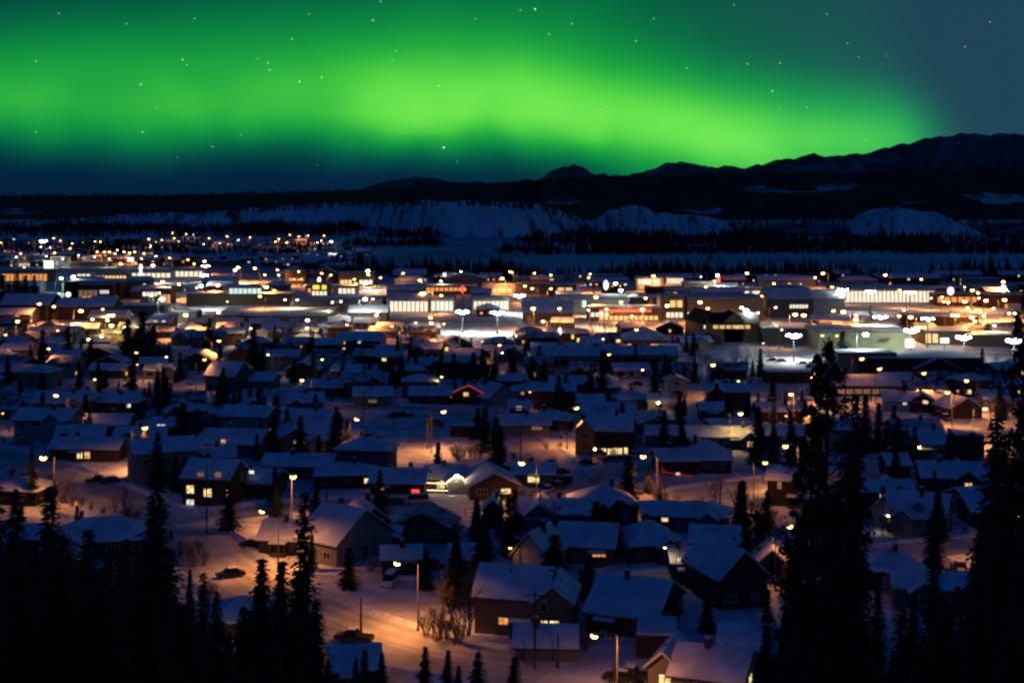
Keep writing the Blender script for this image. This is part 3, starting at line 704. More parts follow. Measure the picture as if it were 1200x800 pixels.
H(1150,600,40,2.8,'S',0,'dark',0,9)
# --- rows nearer the centre of town
H(80,413,44,4.4,'S',0,'pale',0,9,rise=2.0,look='pale two-storey house with dark windows')
H(24,436,50,2.8,'S',-5,'brown',0,9)
H(22,410,34,3.0,'S',4,'tan',0,9,wins=[(14,428,5,5,'lito')])
H(424,399,50,5.4,'S',-4,'blue',0,10,rise=2.6,own='pale blue two-storey house with three small lit windows',look='pale blue two-storey house',wins=[(405,401,4,4,'lit'),(405,409,4,3,'lit'),(424,400,3,4,'litw')])
H(500,409,36,4.0,'S',-3,'blue',0,9,rise=1.8)
H(524,407,20,3.6,'G',-10,'beige',0,9,rise=2.0,look='small beige gabled house',wins=[(519,409,2,2,'litw'),(527,409,4,4,'lity')])
H(236,424,44,3.0,'G',-8,'brown',0,9)
H(228,395,46,3.2,'S',-6,'blue',0,12,rise=2.0)
H(190,378,26,5.4,'S',-5,'grey',0,9,rise=1.6,look='grey house with many lit panes',wins=[(186,377,4,3,'litw'),(196,377,4,3,'litw'),(188,385,4,3,'lity'),(196,385,4,3,'lity'),(182,387,2,3,'lity')])
H(100,470,44,2.8,'G',20,'brown',0,9)

# ------------------------------------------------------------------ larger buildings of the business streets
def block(x0, x1, yt, yb, wall, kind='F', wins=None, look=None, own=None, dep=None, rise=None, yaw=0, auto=False, snow='roof_snow', lit=0, sills=None, lm=None):
    D = F*HC/(yb-HY); hw = (yb-yt)*D/F
    ww = list(wins or [])
    if sills:                                     # evenly spaced panes for shop windows, also glowing in place of floodlit fronts: (xa, xb, ytop, ybottom, count, material)
        for xa, xb, ya, yb_, n, m in sills:
            for i in range(n):
                a = xa+(xb-xa)*(i+0.5)/n; ww.append((a, (ya+yb_)/2, (xb-xa)/n*0.78, yb_-ya, m))
    return H((x0+x1)/2, yt, x1-x0, hw, kind, yaw, wall, lit, dep or R.uniform(14,22), rise, ww or None, look, own, snow, lm, False, group='larger buildings of the business streets',
             auto=auto, cat='building', name='building')
B = block
B(812,838,378,398,'ochre','G',wins=[(815,383,2,4,'lity'),(822,383,2,4,'lity'),(815,391,2,4,'lity')],snow='shingle',look='ochre gabled block end',dep=24,rise=4.0,yaw=10)
B(828,885,379,401,'ochre','S',sills=[(831,876,381,385,6,'lit')],snow='shingle',own='wide ochre two-storey block with black gabled roofs and small lit windows',look='ochre two-storey block',dep=18,rise=3.4)
B(846,868,376,401,'ochre','G',snow='shingle',look='ochre gable bay',dep=14,rise=3.2,wins=[(852,383,3,4,'litw'),(861,383,3,4,'litw')])
B(950,1056,389,411,'lime',own='pale green flat-roofed warehouse under floodlights',look='pale green flat-roofed warehouse',dep=26)
B(998,1140,421,441,'brown',own='wide brown flat-roofed hall with roof vents',look='wide brown flat-roofed hall',dep=20)
B(978,1046,415,440,'beige',look='beige flat building lit orange',dep=10)
B(968,1050,452,464,'brown','S',sills=[(975,1045,456,461,7,'litd')],look='low brown gabled hall with dim windows',dep=12)
B(895,965,437,449,'brown',look='brown windowless flat building',dep=8)
B(1066,1118,432,442,'dark','G',look='dark gabled workshop',dep=14)
B(625,706,417,434,'beige','S',look='long beige row block',own='long beige row block with a snowy roof beside the tall spruce',sills=[(632,700,421,429,6,'glass')],dep=16,rise=2.0)
B(706,792,416,434,'beige','S',sills=[(712,788,420,431,5,'glass')],look='beige row block with dark bays',dep=16,rise=2.0)
B(730,780,398,410,'tan','H',look='tan hip-roofed building',dep=20)
B(640,690,392,404,'brown',look='brown flat-roofed building',dep=20,wins=[(670,394,3,6,'signy'),(678,399,6,6,'signy')])
B(240,282,370,379,'tan','F',look='tan flat-roofed building',dep=14)
B(205,234,366,379,'tan',look='orange-lit tan block',dep=12)
B(258,394,371,377,'tan','F',own='long warehouse with a very wide white snow roof',look='long white-roofed warehouse',dep=60)
B(222,345,345,358,'tan',look='long tan windowless wall building',dep=18,sills=[(272,310,338,344,7,'shopt')])  # glowing panes stand in for the lit front
B(366,388,333,351,'grey','F',look='grey shop with yellow sign boxes',sills=[(367,385,341,346,4,'shopw'),(367,377,334,339,1,'signy'),(378,385,334,339,1,'signy')],dep=12)
B(98,140,334,353,'brown',look='brown office with orange-lit front',sills=[(99,122,340,348,4,'litd'),(124,135,340,344,4,'litw'),(124,135,347,350,4,'litw'),(103,122,347,351,3,'shopo')],dep=24)
B(84,150,331,352,'dark',look='dark flat building',dep=30)
B(8,66,357,376,'dark',look='dark low-roofed building by black spruces',dep=20,kind='S')
B(70,138,359,375,'brown','S',look='brown hall with a blue snow roof',dep=16)
B(108,150,372,386,'brown','S',look='brown low hall',dep=12)
B(0,62,317,331,'beige',own='long low shop row lit orange along its whole front',look='orange-lit shop row',sills=[(2,60,321,329,12,'shopo')],dep=16)
B(92,110,319,331,'white',look='white-fronted shop',sills=[(93,109,321,330,3,'shopw')],dep=12)
B(112,152,321,330,'tan',look='low tan shop with mixed lit windows',sills=[(113,151,323,328,9,'shopy')],dep=12)
B(168,204,340,356,'grey',look='grey shop with white lamps on its front',sills=[(170,188,342,347,4,'shopw'),(190,203,345,355,3,'shopo')],dep=12)
B(155,205,317,327,'white',look='white long low depot',sills=[(157,203,320,325,8,'shopw')],dep=14)
B(205,245,315,326,'white',look='white lit depot',sills=[(207,240,318,324,6,'shopw')],dep=12)
B(455,505,352,366,'grey','S',look='gabled white-lit shopfront',sills=[(458,503,353,365,9,'shopw')],dep=16)
B(504,534,350,366,'white',look='bright white-lit shop block',sills=[(506,532,353,364,5,'shopt')],dep=16)
B(553,597,350,366,'white',look='white-lit canopy shop',sills=[(555,596,353,362,8,'shopw')],dep=18)
B(345,452,352,366,'grey',look='grey flat wall building',dep=24)
B(360,420,336,346,'white',look='low white-lit shop',sills=[(398,418,338,344,4,'shopw'),(362,392,338,343,6,'shopo')],dep=14)
B(410,455,366,380,'brown','S',look='brown gabled hall',dep=14)
B(470,560,336,345,'brown',look='brown low hall with a flat roof',sills=[(473,548,337,341,14,'shopo')],dep=20)
B(522,570,327,336,'tan','G',look='tan gabled arena-like hall',dep=24,rise=3.0)
B(565,604,334,345,'white',look='pale shop with red and white signs',sills=[(567,575,337,343,1,'signr'),(577,600,338,343,4,'shopy')],dep=14)
B(604,650,333,345,'tan',look='tan flat shop',dep=14)
B(640,675,335,347,'tan',look='tan flat shop with an amber lit front',sills=[(652,671,337,343,2,'shopy')],dep=14)
B(650,735,350,365,'white',look='long white windowless warehouse',wins=[(683,356,5,8,'shopt')],dep=24)  # the glowing pane stands in for a pool of light on the wall
B(612,670,366,376,'tan','S',look='long tan low building',dep=22)
B(688,775,362,376,'tan',look='shop row with red fascia',sills=[(690,712,366,371,4,'shopw'),(700,770,370,375,12,'shopy'),(692,770,362.5,365.5,1,'signr')],dep=18)
B(772,800,348,374,'beige',look='tall beige lit store end',sills=[(782,798,352,360,2,'shopy'),(778,798,366,372,4,'shopw')],dep=18)
B(744,776,326,341,'white',look='shop with two bright rows',sills=[(746,762,327,333,4,'shopw'),(764,772,327,333,2,'shopw'),(747,775,334,338,6,'shopo')],dep=16)
B(778,800,325,341,'white',look='white shop with an amber corner',sills=[(780,799,326,332,5,'shopw'),(779,799,333,337,4,'shopo')],dep=16)
B(800,890,350,374,'beige',look='long beige warehouse with a snowy roof',sills=[(800,842,366,371,10,'shopw')],dep=30)
B(838,896,339,349,'white',look='white three-paned store',sills=[(843,893,341,345,3,'shopw')],dep=20)
B(800,836,332,346,'tan',look='tan flat store',dep=14)
B(894,948,350,372,'grey','S',look='grey gabled store',sills=[(920,942,357,361,6,'shopw')],dep=22)
B(946,985,350,366,'white','S',look='white lean roofed store',dep=20)
B(973,1090,338,356,'white',own='long store front glowing bright white across the lot',look='bright white store front',sills=[(975,1088,341,354,24,'shopw')],dep=26)
B(1090,1150,345,358,'red',look='red-lit low store',sills=[(1092,1148,348,354,7,'shopo')],dep=18)
B(1150,1215,346,361,'red',look='red-lit store',sills=[(1170,1198,356,361,6,'shopo')],dep=18)
B(890,955,386,404,'grey',look='grey flat building behind the white mast',wins=[(950,398,2,4,'litw')],dep=16)
B(955,1010,378,388,'tan',look='low tan building with amber front',sills=[(985,1008,384,388,4,'shopo')],dep=16)
B(1076,1130,389,404,'tan',look='tan store with a lit entrance',sills=[(1076,1092,391,402,2,'shopy')],dep=18)
B(1130,1190,394,406,'tan',look='tan low store',dep=16)
B(1060,1140,372,384,'brown',look='brown flat-roofed row',dep=18)
B(18,40,282,289,'pale','F',look='pale shed on the far left bench',dep=14)
B(36,48,281,288,'pale','F',look='pale box beside the far floodlight mast',dep=10)
B(97,112,283,288,'pale','F',look='small pale far building',dep=10)
B(135,165,280,287,'dark','S',look='dark far house',dep=14)
B(340,362,282,286,'pale','S',look='pale far house on the bench',dep=10)
B(370,395,320,332,'brown','G',look='brown gabled house by the river trees',dep=12)
B(336,360,318,332,'tan','F',look='tan block with orange wall lamps',sills=[(340,358,326,329,4,'shopo')],dep=12)
B(398,440,320,334,'tan','F',look='tan shop cluster under bright lamps',sills=[(400,414,328,333,3,'shopy'),(422,438,328,333,3,'shopw')],dep=14)
B(462,500,322,330,'dark','S',look='dark low hall by the near river trees',dep=16)
B(1000,1050,300+36,300+44,'dark','F',look='dark low store roof',dep=14)
# white dome roofs
def dome(x0, x1, yt, yb):
    D = F*HC/(yb-HY); sc = F/D; w = (x1-x0)/sc; h = (yb-yt)/sc; mb = MB(); n = 12; L = 12
    vs = []
    for j in range(2):
        for i in range(n+1):
            a = pi*i/n; vs.append((-w/2*cos(a), j*L-L/2, h*sin(a)))
    fs = [(i, i+1, n+2+i, n+1+i) for i in range(n)]+[tuple(range(n,-1,-1)), tuple(range(n+1, 2*n+2))]
    mb.add(vs, fs)
    x = ((x0+x1)/2-600)*D/F
    r = link('dome_tent', None, None, (x, D+L/2, 0)); link('canopy', mb.mesh('canopy', emat('lit_tent_cloth',(1.0,1.0,0.9),1.1)), r)
    for s in (-1,1):
        b = MB(); b.tube((s*w/2,-L/2-0.1,0),(s*w/2,-L/2-0.1,1.2),0.08,0.08,5); link('peg_post', b.mesh('peg_post','galv'), r)
    reg(r, 'tent', 'white glowing dome tent', (x, D, h), 'white dome tents')
    PLACED.append((x, D+6, w*0.6))
dome(721,736,346,352); dome(736,752,346,352)

# ------------------------------------------------------------------ lit signs
def sign(px, py, w, h, m, look, zc=9.0, kind='box', own=None):
    D = F*(HC-zc)/(py-HY); sc = F/D; x = (px-600)*D/F; ww, hh = w/sc, h/sc
    r = link('lit_sign', None, None, (x, D, 0))
    p = MB(); p.tube((0,0.2,-0.3),(0,0.2,zc-hh/2),0.16,0.14,6); link('post', p.mesh('post','galv'), r)
    b = MB()
    if kind == 'oval':
        n = 16; vs = [(ww/2*cos(2*pi*i/n), -0.2, hh/2*sin(2*pi*i/n)) for i in range(n)]+[(ww/2*cos(2*pi*i/n), 0.2, hh/2*sin(2*pi*i/n)) for i in range(n)]
        b.add(vs, [tuple(range(n)), tuple(range(2*n-1,n-1,-1))]+[(i,n+i,n+(i+1)%n,(i+1)%n) for i in range(n)])
    else: b.box(-ww/2, ww/2, -0.2, 0.2, -hh/2, hh/2)
    f = link('sign_panel', b.mesh('sign_panel', m), r, (0,0,zc))
    if kind == 'arch':                          # a dark double arch on the yellow panel
        a = MB()
        for s in (-1,1):
            for i in range(8):
                t0, t1 = pi*i/8, pi*(i+1)/8
                q = lambda t: (s*ww*0.17-ww*0.15*cos(t), -0.25, -hh*0.28+hh*0.6*sin(t))
                a.tube(q(t0), q(t1), 0.13, 0.13, 5)
        link('emblem', a.mesh('emblem','signd'), f)
    reg(r, 'sign', look, (x, D, zc), 'lit pole signs', own)
sign(504,346,7,9,'signy','yellow lit sign with a double arch mark',8,'arch','yellow lit pole sign with a dark double arch mark above the shopfronts')
sign(429,362,5,10,'signw','white upright lit sign',6)
sign(542,339,2.6,9,'signr','tall narrow red lit sign',9)
sign(165,316,3,13,'signw','tall narrow white lit sign',9)
sign(57,310,11,9,'signw','wide white lit board',8)
sign(153,304,7,5,'signw','small white lit board',8)
sign(656,388,4.4,9,'signw','white rounded upright lit sign',7,'oval')
sign(710,334,5.5,12,'signw','tall white oval lit sign',10,'oval')
sign(374,328,4.5,7,'signw','white oval lit sign',8,'oval')
sign(1114,341,8,10,'signp','round pinkish white lit sign',11,'oval')
sign(1176,338,6.5,10,'signw','white oval lit sign',11,'oval')
sign(1066,402,10,10,'signw','square white lit sign',8)
sign(1107,399,10,6,'signw','wide white lit sign on one post',8)
sign(80,345,6,6,'signw','round white lit globe sign',8,'oval')
sign(842,327,4,8,'signr','red and white lit sign',9)
sign(521,322,4,4,'signw','small white lit board',9)
sign(778,465,1.6,2.6,'signw','small white lit yard sign',3)
# dark flowing script on the pale green warehouse wall
def script_mark():
    D = F*HC/(411-HY)-0.35; sc = F/D; mb = MB(); o = None
    for i in range(46):
        t0, t1 = i/46, (i+1)/46
        q = lambda t: (((1029+13*t-600)/sc)+0.35*sin(t*40), 0, HC-(398.5+2.2*sin(t*31)+0.9*sin(t*13)-HY)/sc)
        mb.tube((q(t0)[0],0,q(t0)[2]), (q(t1)[0],0,q(t1)[2]), 0.13, 0.13, 4)
    for o in bpy.data.objects:
        if o.get('label') is None and o.type == 'EMPTY' and False: pass
    return mb, D
mbs, Ds = script_mark()
for T in THINGS:
    if T['look'] == 'pale green flat-roofed warehouse':
        r = T['o']; me = mbs.mesh('wall_lettering', 'signd')
        l = link('wall_lettering', me, r); l.location = (-r.location.x, Ds-r.location.y, 0)
# red string lights on the gabled house, pink one by the tree, porch lights
def string(root, pts, m, rad=0.10, name='string_lights'):
    mb = MB()
    for a, b in zip(pts, pts[1:]): mb.tube(a, b, rad, rad, 4)
    return link(name, mb.mesh(name, m), root)
for T in THINGS:
    r = T['o']
    if T['look'] == 'red-lit house':
        D = r.location.y-5; sc = F/D; L = 4.6
        ew = [c for c in r.children if c.name.startswith('roof')][0]
        bb = [Vector(c) for c in ew.bound_box]; x0 = min(b.x for b in bb)-0.15; y0 = min(b.y for b in bb); y1 = max(b.y for b in bb); z0 = min(b.z for b in bb); z1 = max(b.z for b in bb)
        string(r, [(x0,y0,z0),(x0,(y0+y1)/2,z1),(x0,y1,z0)], 'redstring', 0.16)
        string(r, [(x0-0.1,y0,z0),(x0-0.1,y0,0.8)], 'redstring', 0.10)
        string(r, [(x0,y0-0.1,z0),(x0+4.5,y0-0.1,z0+0.3)], 'redstring', 0.16)
    if T['look'] == 'house with lit porch':
        bb = [Vector(c) for c in r.bound_box]
        D = r.location.y-4; sc = F/D
        pb = MB(); w = 1.9; px0 = (535-522)/sc-0.3
        pb.box(px0-w, px0+w, -6.8, -6.65, 0, 2.5); 
        pb.add([(px0-w,-6.8,2.5),(px0+w,-6.8,2.5),(px0,-6.8,3.9),(px0-w,-6.65,2.5),(px0+w,-6.65,2.5),(px0,-6.65,3.9)],[(0,1,2),(5,4,3)])
        link('porch_gable', pb.mesh('porch_gable','w_white'), r)
        rb = MB()
        for s in (-1,1): rb.add([(px0,-7.1,4.0),(px0+s*2.3,-7.1,2.4),(px0+s*2.3,-4,2.4),(px0,-4,4.0),(px0,-7.1,4.25),(px0+s*2.3,-7.1,2.65),(px0+s*2.3,-4,2.65),(px0,-4,4.25)],[(0,1,5,4),(4,5,6,7),(0,3,2,1),(1,2,6,5)])
        link('porch_roof', rb.mesh('porch_roof','roof_snow'), r)
        string(r, [(px0-w-.2,-7.16,2.5),(px0,-7.16,4.05),(px0+w+.2,-7.16,2.5),(px0+w,-7.0,1.2)], 'whitestring', 0.07)
        string(r, [(px0-w-.2,-7.0,2.3),(px0-w-5.4,-5.0,2.2),(px0-w-5.4,-5.0,0.6)], 'whitestring', 0.05)
        string(r, [(px0-w,-7.0,0.9),(px0-w-5,-5.4,0.8)], 'whitestring', 0.05)
    if T['look'] == 'dark house with pink light string':
        string(r, [(-3.4,-5.6,1.0),(-0.5,-6.6,0.55),(2.5,-7.6,0.35)], 'redstring', 0.07)
    if T['look'] == 'pale cottage':
        d = link('dormer', None, r, (0.4,-2.6,4.4)); db = MB(); walls_gable(db, 1.7, 1.6, 0.9, 0.7); 
        S.collection.objects.unlink(d); bpy.data.objects.remove(d)
        d = link('dormer', db.mesh('dormer','w_pale'), r, (0.5,-2.7,4.0), pi/2)
        rb = MB(); roof_gable(rb, 1.9, 1.7, 0.9, 0.7, 0.2, 0.2, 2); link('dormer_roof', rb.mesh('dormer_roof','roof_snow','fascia'), d)
    if T['look'] == 'tan two-storey house' or T['look'] == 'two-storey tan house':
        if T['own']:
            # tall stair window on the end wall that faces the road
            o = [c for c in r.children if c.name.startswith('wall')][0]
            bx = min(v.co.x for v in o.data.vertices)
            for zz, yy, hh in ((4.6,-0.3,2.6),(1.9,-0.3,2.2),(1.5,1.0,1.2)): add_window(r, (bx-0.03, yy, zz), -pi/2, 1.1, hh, 'lity')
# picture windows' flood of light on neighbouring walls comes from wall lamps, built with the lamps below

# ------------------------------------------------------------------ lamps (each lights the snow under it)
# a lamp = a flat recessed panel that throws its light down, and a drop lens below it that one sees from afar
KIND = {  # pole height, lens radius, panel radius, panel light, lens light, colour name
 'o': (9.0,0.46,0.42,360,13,'o'), 'O': (9.5,0.62,0.48,620,17,'o'), 'S': (9.0,0.42,0.50,1150,24,'o'), 'w': (7.0,0.34,0.34,240,12,'w'), 'W': (12.0,0.64,0.5,520,22,'c'), 't': (9.0,0.60,0.45,320,15,'t'),
 'y': (6.0,0.34,0.36,240,10,'y'), 'Y': (8.0,0.52,0.44,260,15,'y'), 's': (5.0,0.24,0.25,80,10,'w'), 'q': (4.5,0.26,0.25,80,9,'o'), 'N': (9.0,0.54,0.48,1350,17,'o')}
LOOK = {'o':'orange street lamp','N':'lone orange street lamp','O':'bright orange street lamp','S':'orange street lamp on a curved arm','w':'warm white street lamp','W':'bright white street lamp','t':'greenish white lamp',
        'y':'yellow street lamp','Y':'strong yellow street lamp','s':'tiny white street lamp','q':'tiny orange street lamp'}
LM = {}
def lamp_meshes(k, far):
    if (k,far) in LM: return LM[k,far]
    h, r, pr, pe, e, c = KIND[k]
    if far: r *= 1.45; pr *= 1.25; pe *= FARG; e *= 2.2
    p = MB(); p.tube((0,0,-0.4),(0,0,h+0.25),0.13,0.075,7); p.tube((0,0,-0.4),(0,0,0.5),0.2,0.2,8)
    a = MB(); n = 4
    for i in range(n):
        u0, u1 = i/n, (i+1)/n
        a.tube((0,-1.7*u0,h+0.2+0.45*sin(u0*pi/2)),(0,-1.7*u1,h+0.2+0.45*sin(u1*pi/2)),0.055,0.05,5)
    hd = MB(); z0 = h+0.50; y0, y1 = -1.45, -1.5-pr*2.2       # cobra head: a housing over the panel, the lens at its tip
    rc = pr*(0.10 if far else 0.62 if k == 'N' else 0.42)                            # the panel sits this deep inside the housing, which cuts the light off sideways
    hd.add([(-pr,y0,z0),(pr,y0,z0),(pr*.85,y1-r*1.4,z0),(-pr*.85,y1-r*1.4,z0),(-pr*.75,y0,z0+rc+.12),(pr*.75,y0,z0+rc+.12),(pr*.5,y1-r*.5,z0+rc+.06),(-pr*.5,y1-r*.5,z0+rc+.06)],[(4,5,6,7),(0,1,5,4),(1,2,6,5),(2,3,7,6),(3,0,4,7)])
    hd.box(-0.1,0.1,-1.5,-1.3,h+0.52,h+0.72)
    pn = MB(); pn.add([(-pr*.68,y0-.06,z0+rc),(pr*.68,y0-.06,z0+rc),(pr*.6,y1,z0+rc),(-pr*.6,y1,z0+rc)],[(0,3,2,1)])
    ln = MB(); ln.ball((0,y1-r*0.7,z0-0.02),r,10,5,0,0.8,-1.0,0.3)
    one = MB()
    for src, mi in ((p,0),(a,0),(hd,0),(ln,1),(pn,2)): one.add(src.v, src.f, mi)
    LM[k,far] = (p.mesh('pole','galv'), a.mesh('arm','galv'), hd.mesh('lamp_head','galv'), ln.mesh('lamp_lens', lampmat(c, e)), pn.mesh('lamp_panel', lampmat(c, pe)),
                 one.mesh('street_lamp','galv',lampmat(c, e),lampmat(c, pe)))
    return LM[k,far]
FARG = 4.2
def lamp(px, py, k, face=None, own=None, h=None):
    hh = KIND[k][0]
    D = F*(HC-hh-0.5)/(py-HY); x = (px-600)*D/F
    ang = R.uniform(-2.6,2.6) if face is None else face
    dx_, dy_ = 2.0*sin(ang), -2.0*cos(ang)
    pos = (x-dx_*1.0, D-dy_, 0)
    m = lamp_meshes(k, D > 560 or k == 'W')
    if D < 760:
        r = link('street_lamp', None, None, pos, ang)
        link('pole', m[0], r); link('arm', m[1], r); hd = link('lamp_head', m[2], r); link('lamp_lens', m[3], hd); link('lamp_panel', m[4], hd)
    else:
        r = link('street_lamp', m[5], None, pos, ang)
    PLACED.append((pos[0], pos[1], 1.0))
    reg(r, 'street lamp', LOOK[k], (x, D, hh), 'street lamps across the town', own)
    return r
MAST = {}
def mast(px, py, c='c', h=9.0, rad=0.5, e=330, heads=6, own=None):
    k = (c, h, rad, e, heads)
    if k not in MAST:
        p = MB(); p.tube((0,0,-0.5),(0,0,h+0.4),0.28,0.14,8); p.tube((0,0,-0.5),(0,0,0.9),0.5,0.5,8)
        ring = MB(); n = heads
        for i in range(n):
            a0, a1 = 2*pi*i/n, 2*pi*(i+1)/n
            ring.tube((1.4*cos(a0),1.4*sin(a0),h),(1.4*cos(a1),1.4*sin(a1),h),0.06,0.06,5); ring.tube((0,0,h),(1.4*cos(a0),1.4*sin(a0),h),0.05,0.05,4)
        hm = MB(); hm.ball((0,0,0.10),rad*1.3,10,3,0,0.6,0.0,1.0); hm.tube((0,0,0.10),(0,0,-0.12),rad*1.3,rad*1.35,10,0,False)
        pn = MB(); pn.tube((0,0,0.07),(0,0,0.09),rad*1.25,rad*1.25,10)
        hm.tube((0,0,0.12),(rad*2.05,0,0.1),0.05,0.05,5)
        lm_ = MB(); lm_.ball((rad*2.05,0,-0.15),rad*0.8,10,6)
        MAST[k] = (p.mesh('pole','galv'), ring.mesh('lamp_ring','galv'), hm.mesh('lamp_head','galv'), lm_.mesh('lamp_lens', lampmat(c, 90)), pn.mesh('lamp_panel', lampmat(c, e)))
    D = F*(HC-h)/(py-HY); x = (px-600)*D/F
    r = link('floodlight_mast', None, None, (x, D, 0)); m = MAST[k]
    link('pole', m[0], r); g = link('lamp_ring', m[1], r)
    for i in range(heads):
        a = 2*pi*i/heads; hd = link('lamp_head', m[2], r, (1.4*cos(a),1.4*sin(a),h-0.15), a); hd.rotation_euler = (0, -0.62, a); link('lamp_lens', m[3], hd); link('lamp_panel', m[4], hd)
    PLACED.append((x, D, 1.5))
    reg(r, 'floodlight mast', 'tall white floodlight mast', (x, D, h), 'floodlight masts over the yards', own)
for a in [(542,366),(583,367),(609,347),(930,394),(1068,388),(1129,396),(1188,400)]: mast(*a, e=300)
mast(51,283,'t',20,0.62,180,6,own='brightest floodlight mast far away on the left river bench')
for a in [(239,323),(241,312),(988,340),(1031,372),(1087,374),(1066,343),(1020,342),(778,333),(785,340)]:
    if a[0] in (778,785): continue
    mast(*a, 'c', 11, 0.42, 110, 4)
LL = """2,284,o 16,280,s 34,285,s 49,289,w 58,290,w 62,279,o 71,282,o 25,297,o 63,296,o 81,291,o 85,285,w 111,283,w 117,283,o 97,284,s 115,295,o 121,295,o 127,295,o 134,297,w 136,293,o 146,295,o 151,296,O 158,295,o 167,297,o
175,280,O 176,288,w 183,283,s 190,281,o 182,300,w 167,303,w 128,303,w 110,301,w 92,299,w 74,303,w 55,300,w 18,301,w 32,315,w 27,313,y 139,309,O 177,311,W 193,330,O 200,302,o 69,326,t 83,324,W 155,331,w
171,344,w 178,346,w 185,343,w 188,350,W 44,356,o 60,359,o 91,364,O 110,374,w 125,375,w 121,362,y 121,367,y 130,369,Y 125,369,y 134,381,Y 144,383,y 164,372,w 20,376,o 65,387,o 4,392,o 103,397,Y 117,394,Y
203,273,o 218,274,o 203,279,o 227,275,s 246,279,o 210,283,s 238,286,w 257,285,s 267,277,o 279,281,w 292,278,o 324,283,o 328,280,o 335,284,o 339,275,o 351,277,o 360,276,o 379,276,o 377,282,w 373,284,w 390,283,W
219,304,o 226,309,o 238,306,O 280,313,O 275,316,t 301,314,O 309,322,w 327,316,o 327,322,w 352,318,o 345,327,q 353,327,q 379,320,o 387,322,w 211,333,o 237,335,W 253,334,O 232,337,y 315,336,O 323,340,y 307,347,o 336,351,w 347,351,w 388,354,w 398,353,w
266,353,q 253,366,o 219,369,O 363,375,Y 358,384,w 294,384,w 434,317,W 432,321,Y 444,325,o 413,327,o 428,331,W 419,332,o 471,320,o 493,328,O 517,329,w 541,318,w 590,326,O 599,318,o 425,350,W 436,350,w 440,365,o 438,369,o 408,380,o 457,382,o
488,378,s 507,372,o 508,378,o 520,379,o 536,390,O 583,404,o 589,413,w 565,400,s 495,343,o 515,346,o 602,319,o 628,320,o 645,322,o 692,325,o 693,321,w 613,335,o 626,338,o 644,338,o 625,361,O 656,361,o 638,376,o 606,393,w 705,397,w 749,386,O 711,415,o
718,332,W 731,340,W 696,348,O 730,354,o 759,349,o 753,362,O 779,358,O 767,323,O 690,363,w 705,366,w 713,362,o 739,370,y 821,324,s 840,322,W 838,329,o 825,336,o 873,320,O 905,332,o 957,325,o 967,320,O 977,336,o 890,347,o 823,354,O 827,361,o
866,360,Y 877,363,W 888,366,w 907,360,w 929,368,O 946,369,O 975,364,o 992,365,O 911,381,o 917,386,w 895,402,s 955,388,s 962,393,o 978,393,o 970,404,y 832,427,O 883,380,q 1040,322,O 1082,327,o 1042,335,s 1057,340,o 1131,336,s 1138,340,O 1144,343,o
1174,330,O 1174,351,O 1199,350,o 1103,348,o 1091,349,y 1108,353,o 1114,354,o 1134,353,O 1133,360,o 1154,352,O 1149,349,w 1162,361,w 1181,367,w 1191,367,w 1058,363,o 1057,370,o 1070,371,O 1039,371,s 1006,374,O 1006,369,o 1113,369,Y 1121,369,Y 1140,371,O 1139,376,o 1010,391,W
1166,381,w 1152,370,w 1006,420,O 1029,432,O 162,413,o 160,427,q 193,418,w 237,421,o 110,444,y 70,463,N 58,408,o 2,484,q 254,399,N 315,415,w 376,421,w 357,445,o 421,491,N 515,482,N 672,478,N 617,542,N 759,534,N 751,433,w 620,459,q
921,617,o 925,522,N 928,461,N 951,437,N 954,442,o 867,446,y 864,484,Y 1079,437,N 1112,459,N 1137,446,N 1185,455,o 517,441,y 599,641,q 1188,602,N 893,541,o 1150,478,N 920,487,q 165,501,N 343,557,N 55,535,O 781,641,s 589,577,s""".split()
for s in LL:
    a, b, k = s.split(','); lamp(float(a), float(b), k)
lamp(313,599,'S',-1.9,own='bright orange street lamp over the big left-hand road beside a broad spruce')
lamp(473,659,'S',-1.35,own='lone bright orange street lamp above the big road')
lamp(705,743,'S',-1.2,own='bright orange street lamp nearest the bottom edge of the town')
# small wall and porch lamps
def wall_lamp(px, py, z, k, look, e=120):
    D = F*(HC-z)/(py-HY)-1.6; z = HC-(py-HY)*D/F; x = (px-600)*D/F
    r = link('porch_lamp', None, None, (x, D, z)); b = MB()
    b.box(-0.08,0.08,0.0,0.25,0.05,0.22)
    if z < 4: b.tube((0,0.12,-z-.2),(0,0.12,0.1),0.07,0.06,6)
    link('post', b.mesh('post','galv'), r)
    l = MB(); l.ball((0,-0.06,0),0.24,8,5); link('lamp_globe', l.mesh('lamp_globe', lampmat(k, e)), r)
    reg(r, 'porch lamp', look, (x, D, z), 'porch lamps beside houses')
wall_lamp(1040.5,604,2.6,'w','warm porch lamp of the pale cottage',170)
wall_lamp(1077,524,2.4,'y','yellow lamp glaring on a garage wall',170)
wall_lamp(771,472,2.6,'y','yellow lamp glaring on a white wall',170)
wall_lamp(535,557.5,3.6,'w','white lamp at the peak of the lit porch',170)
wall_lamp(697,526,2.4,'o','orange lamp beside the large two-storey house',60)
wall_lamp(259,744,2.6,'w','warm lamp by a doorway among dark spruces',90)

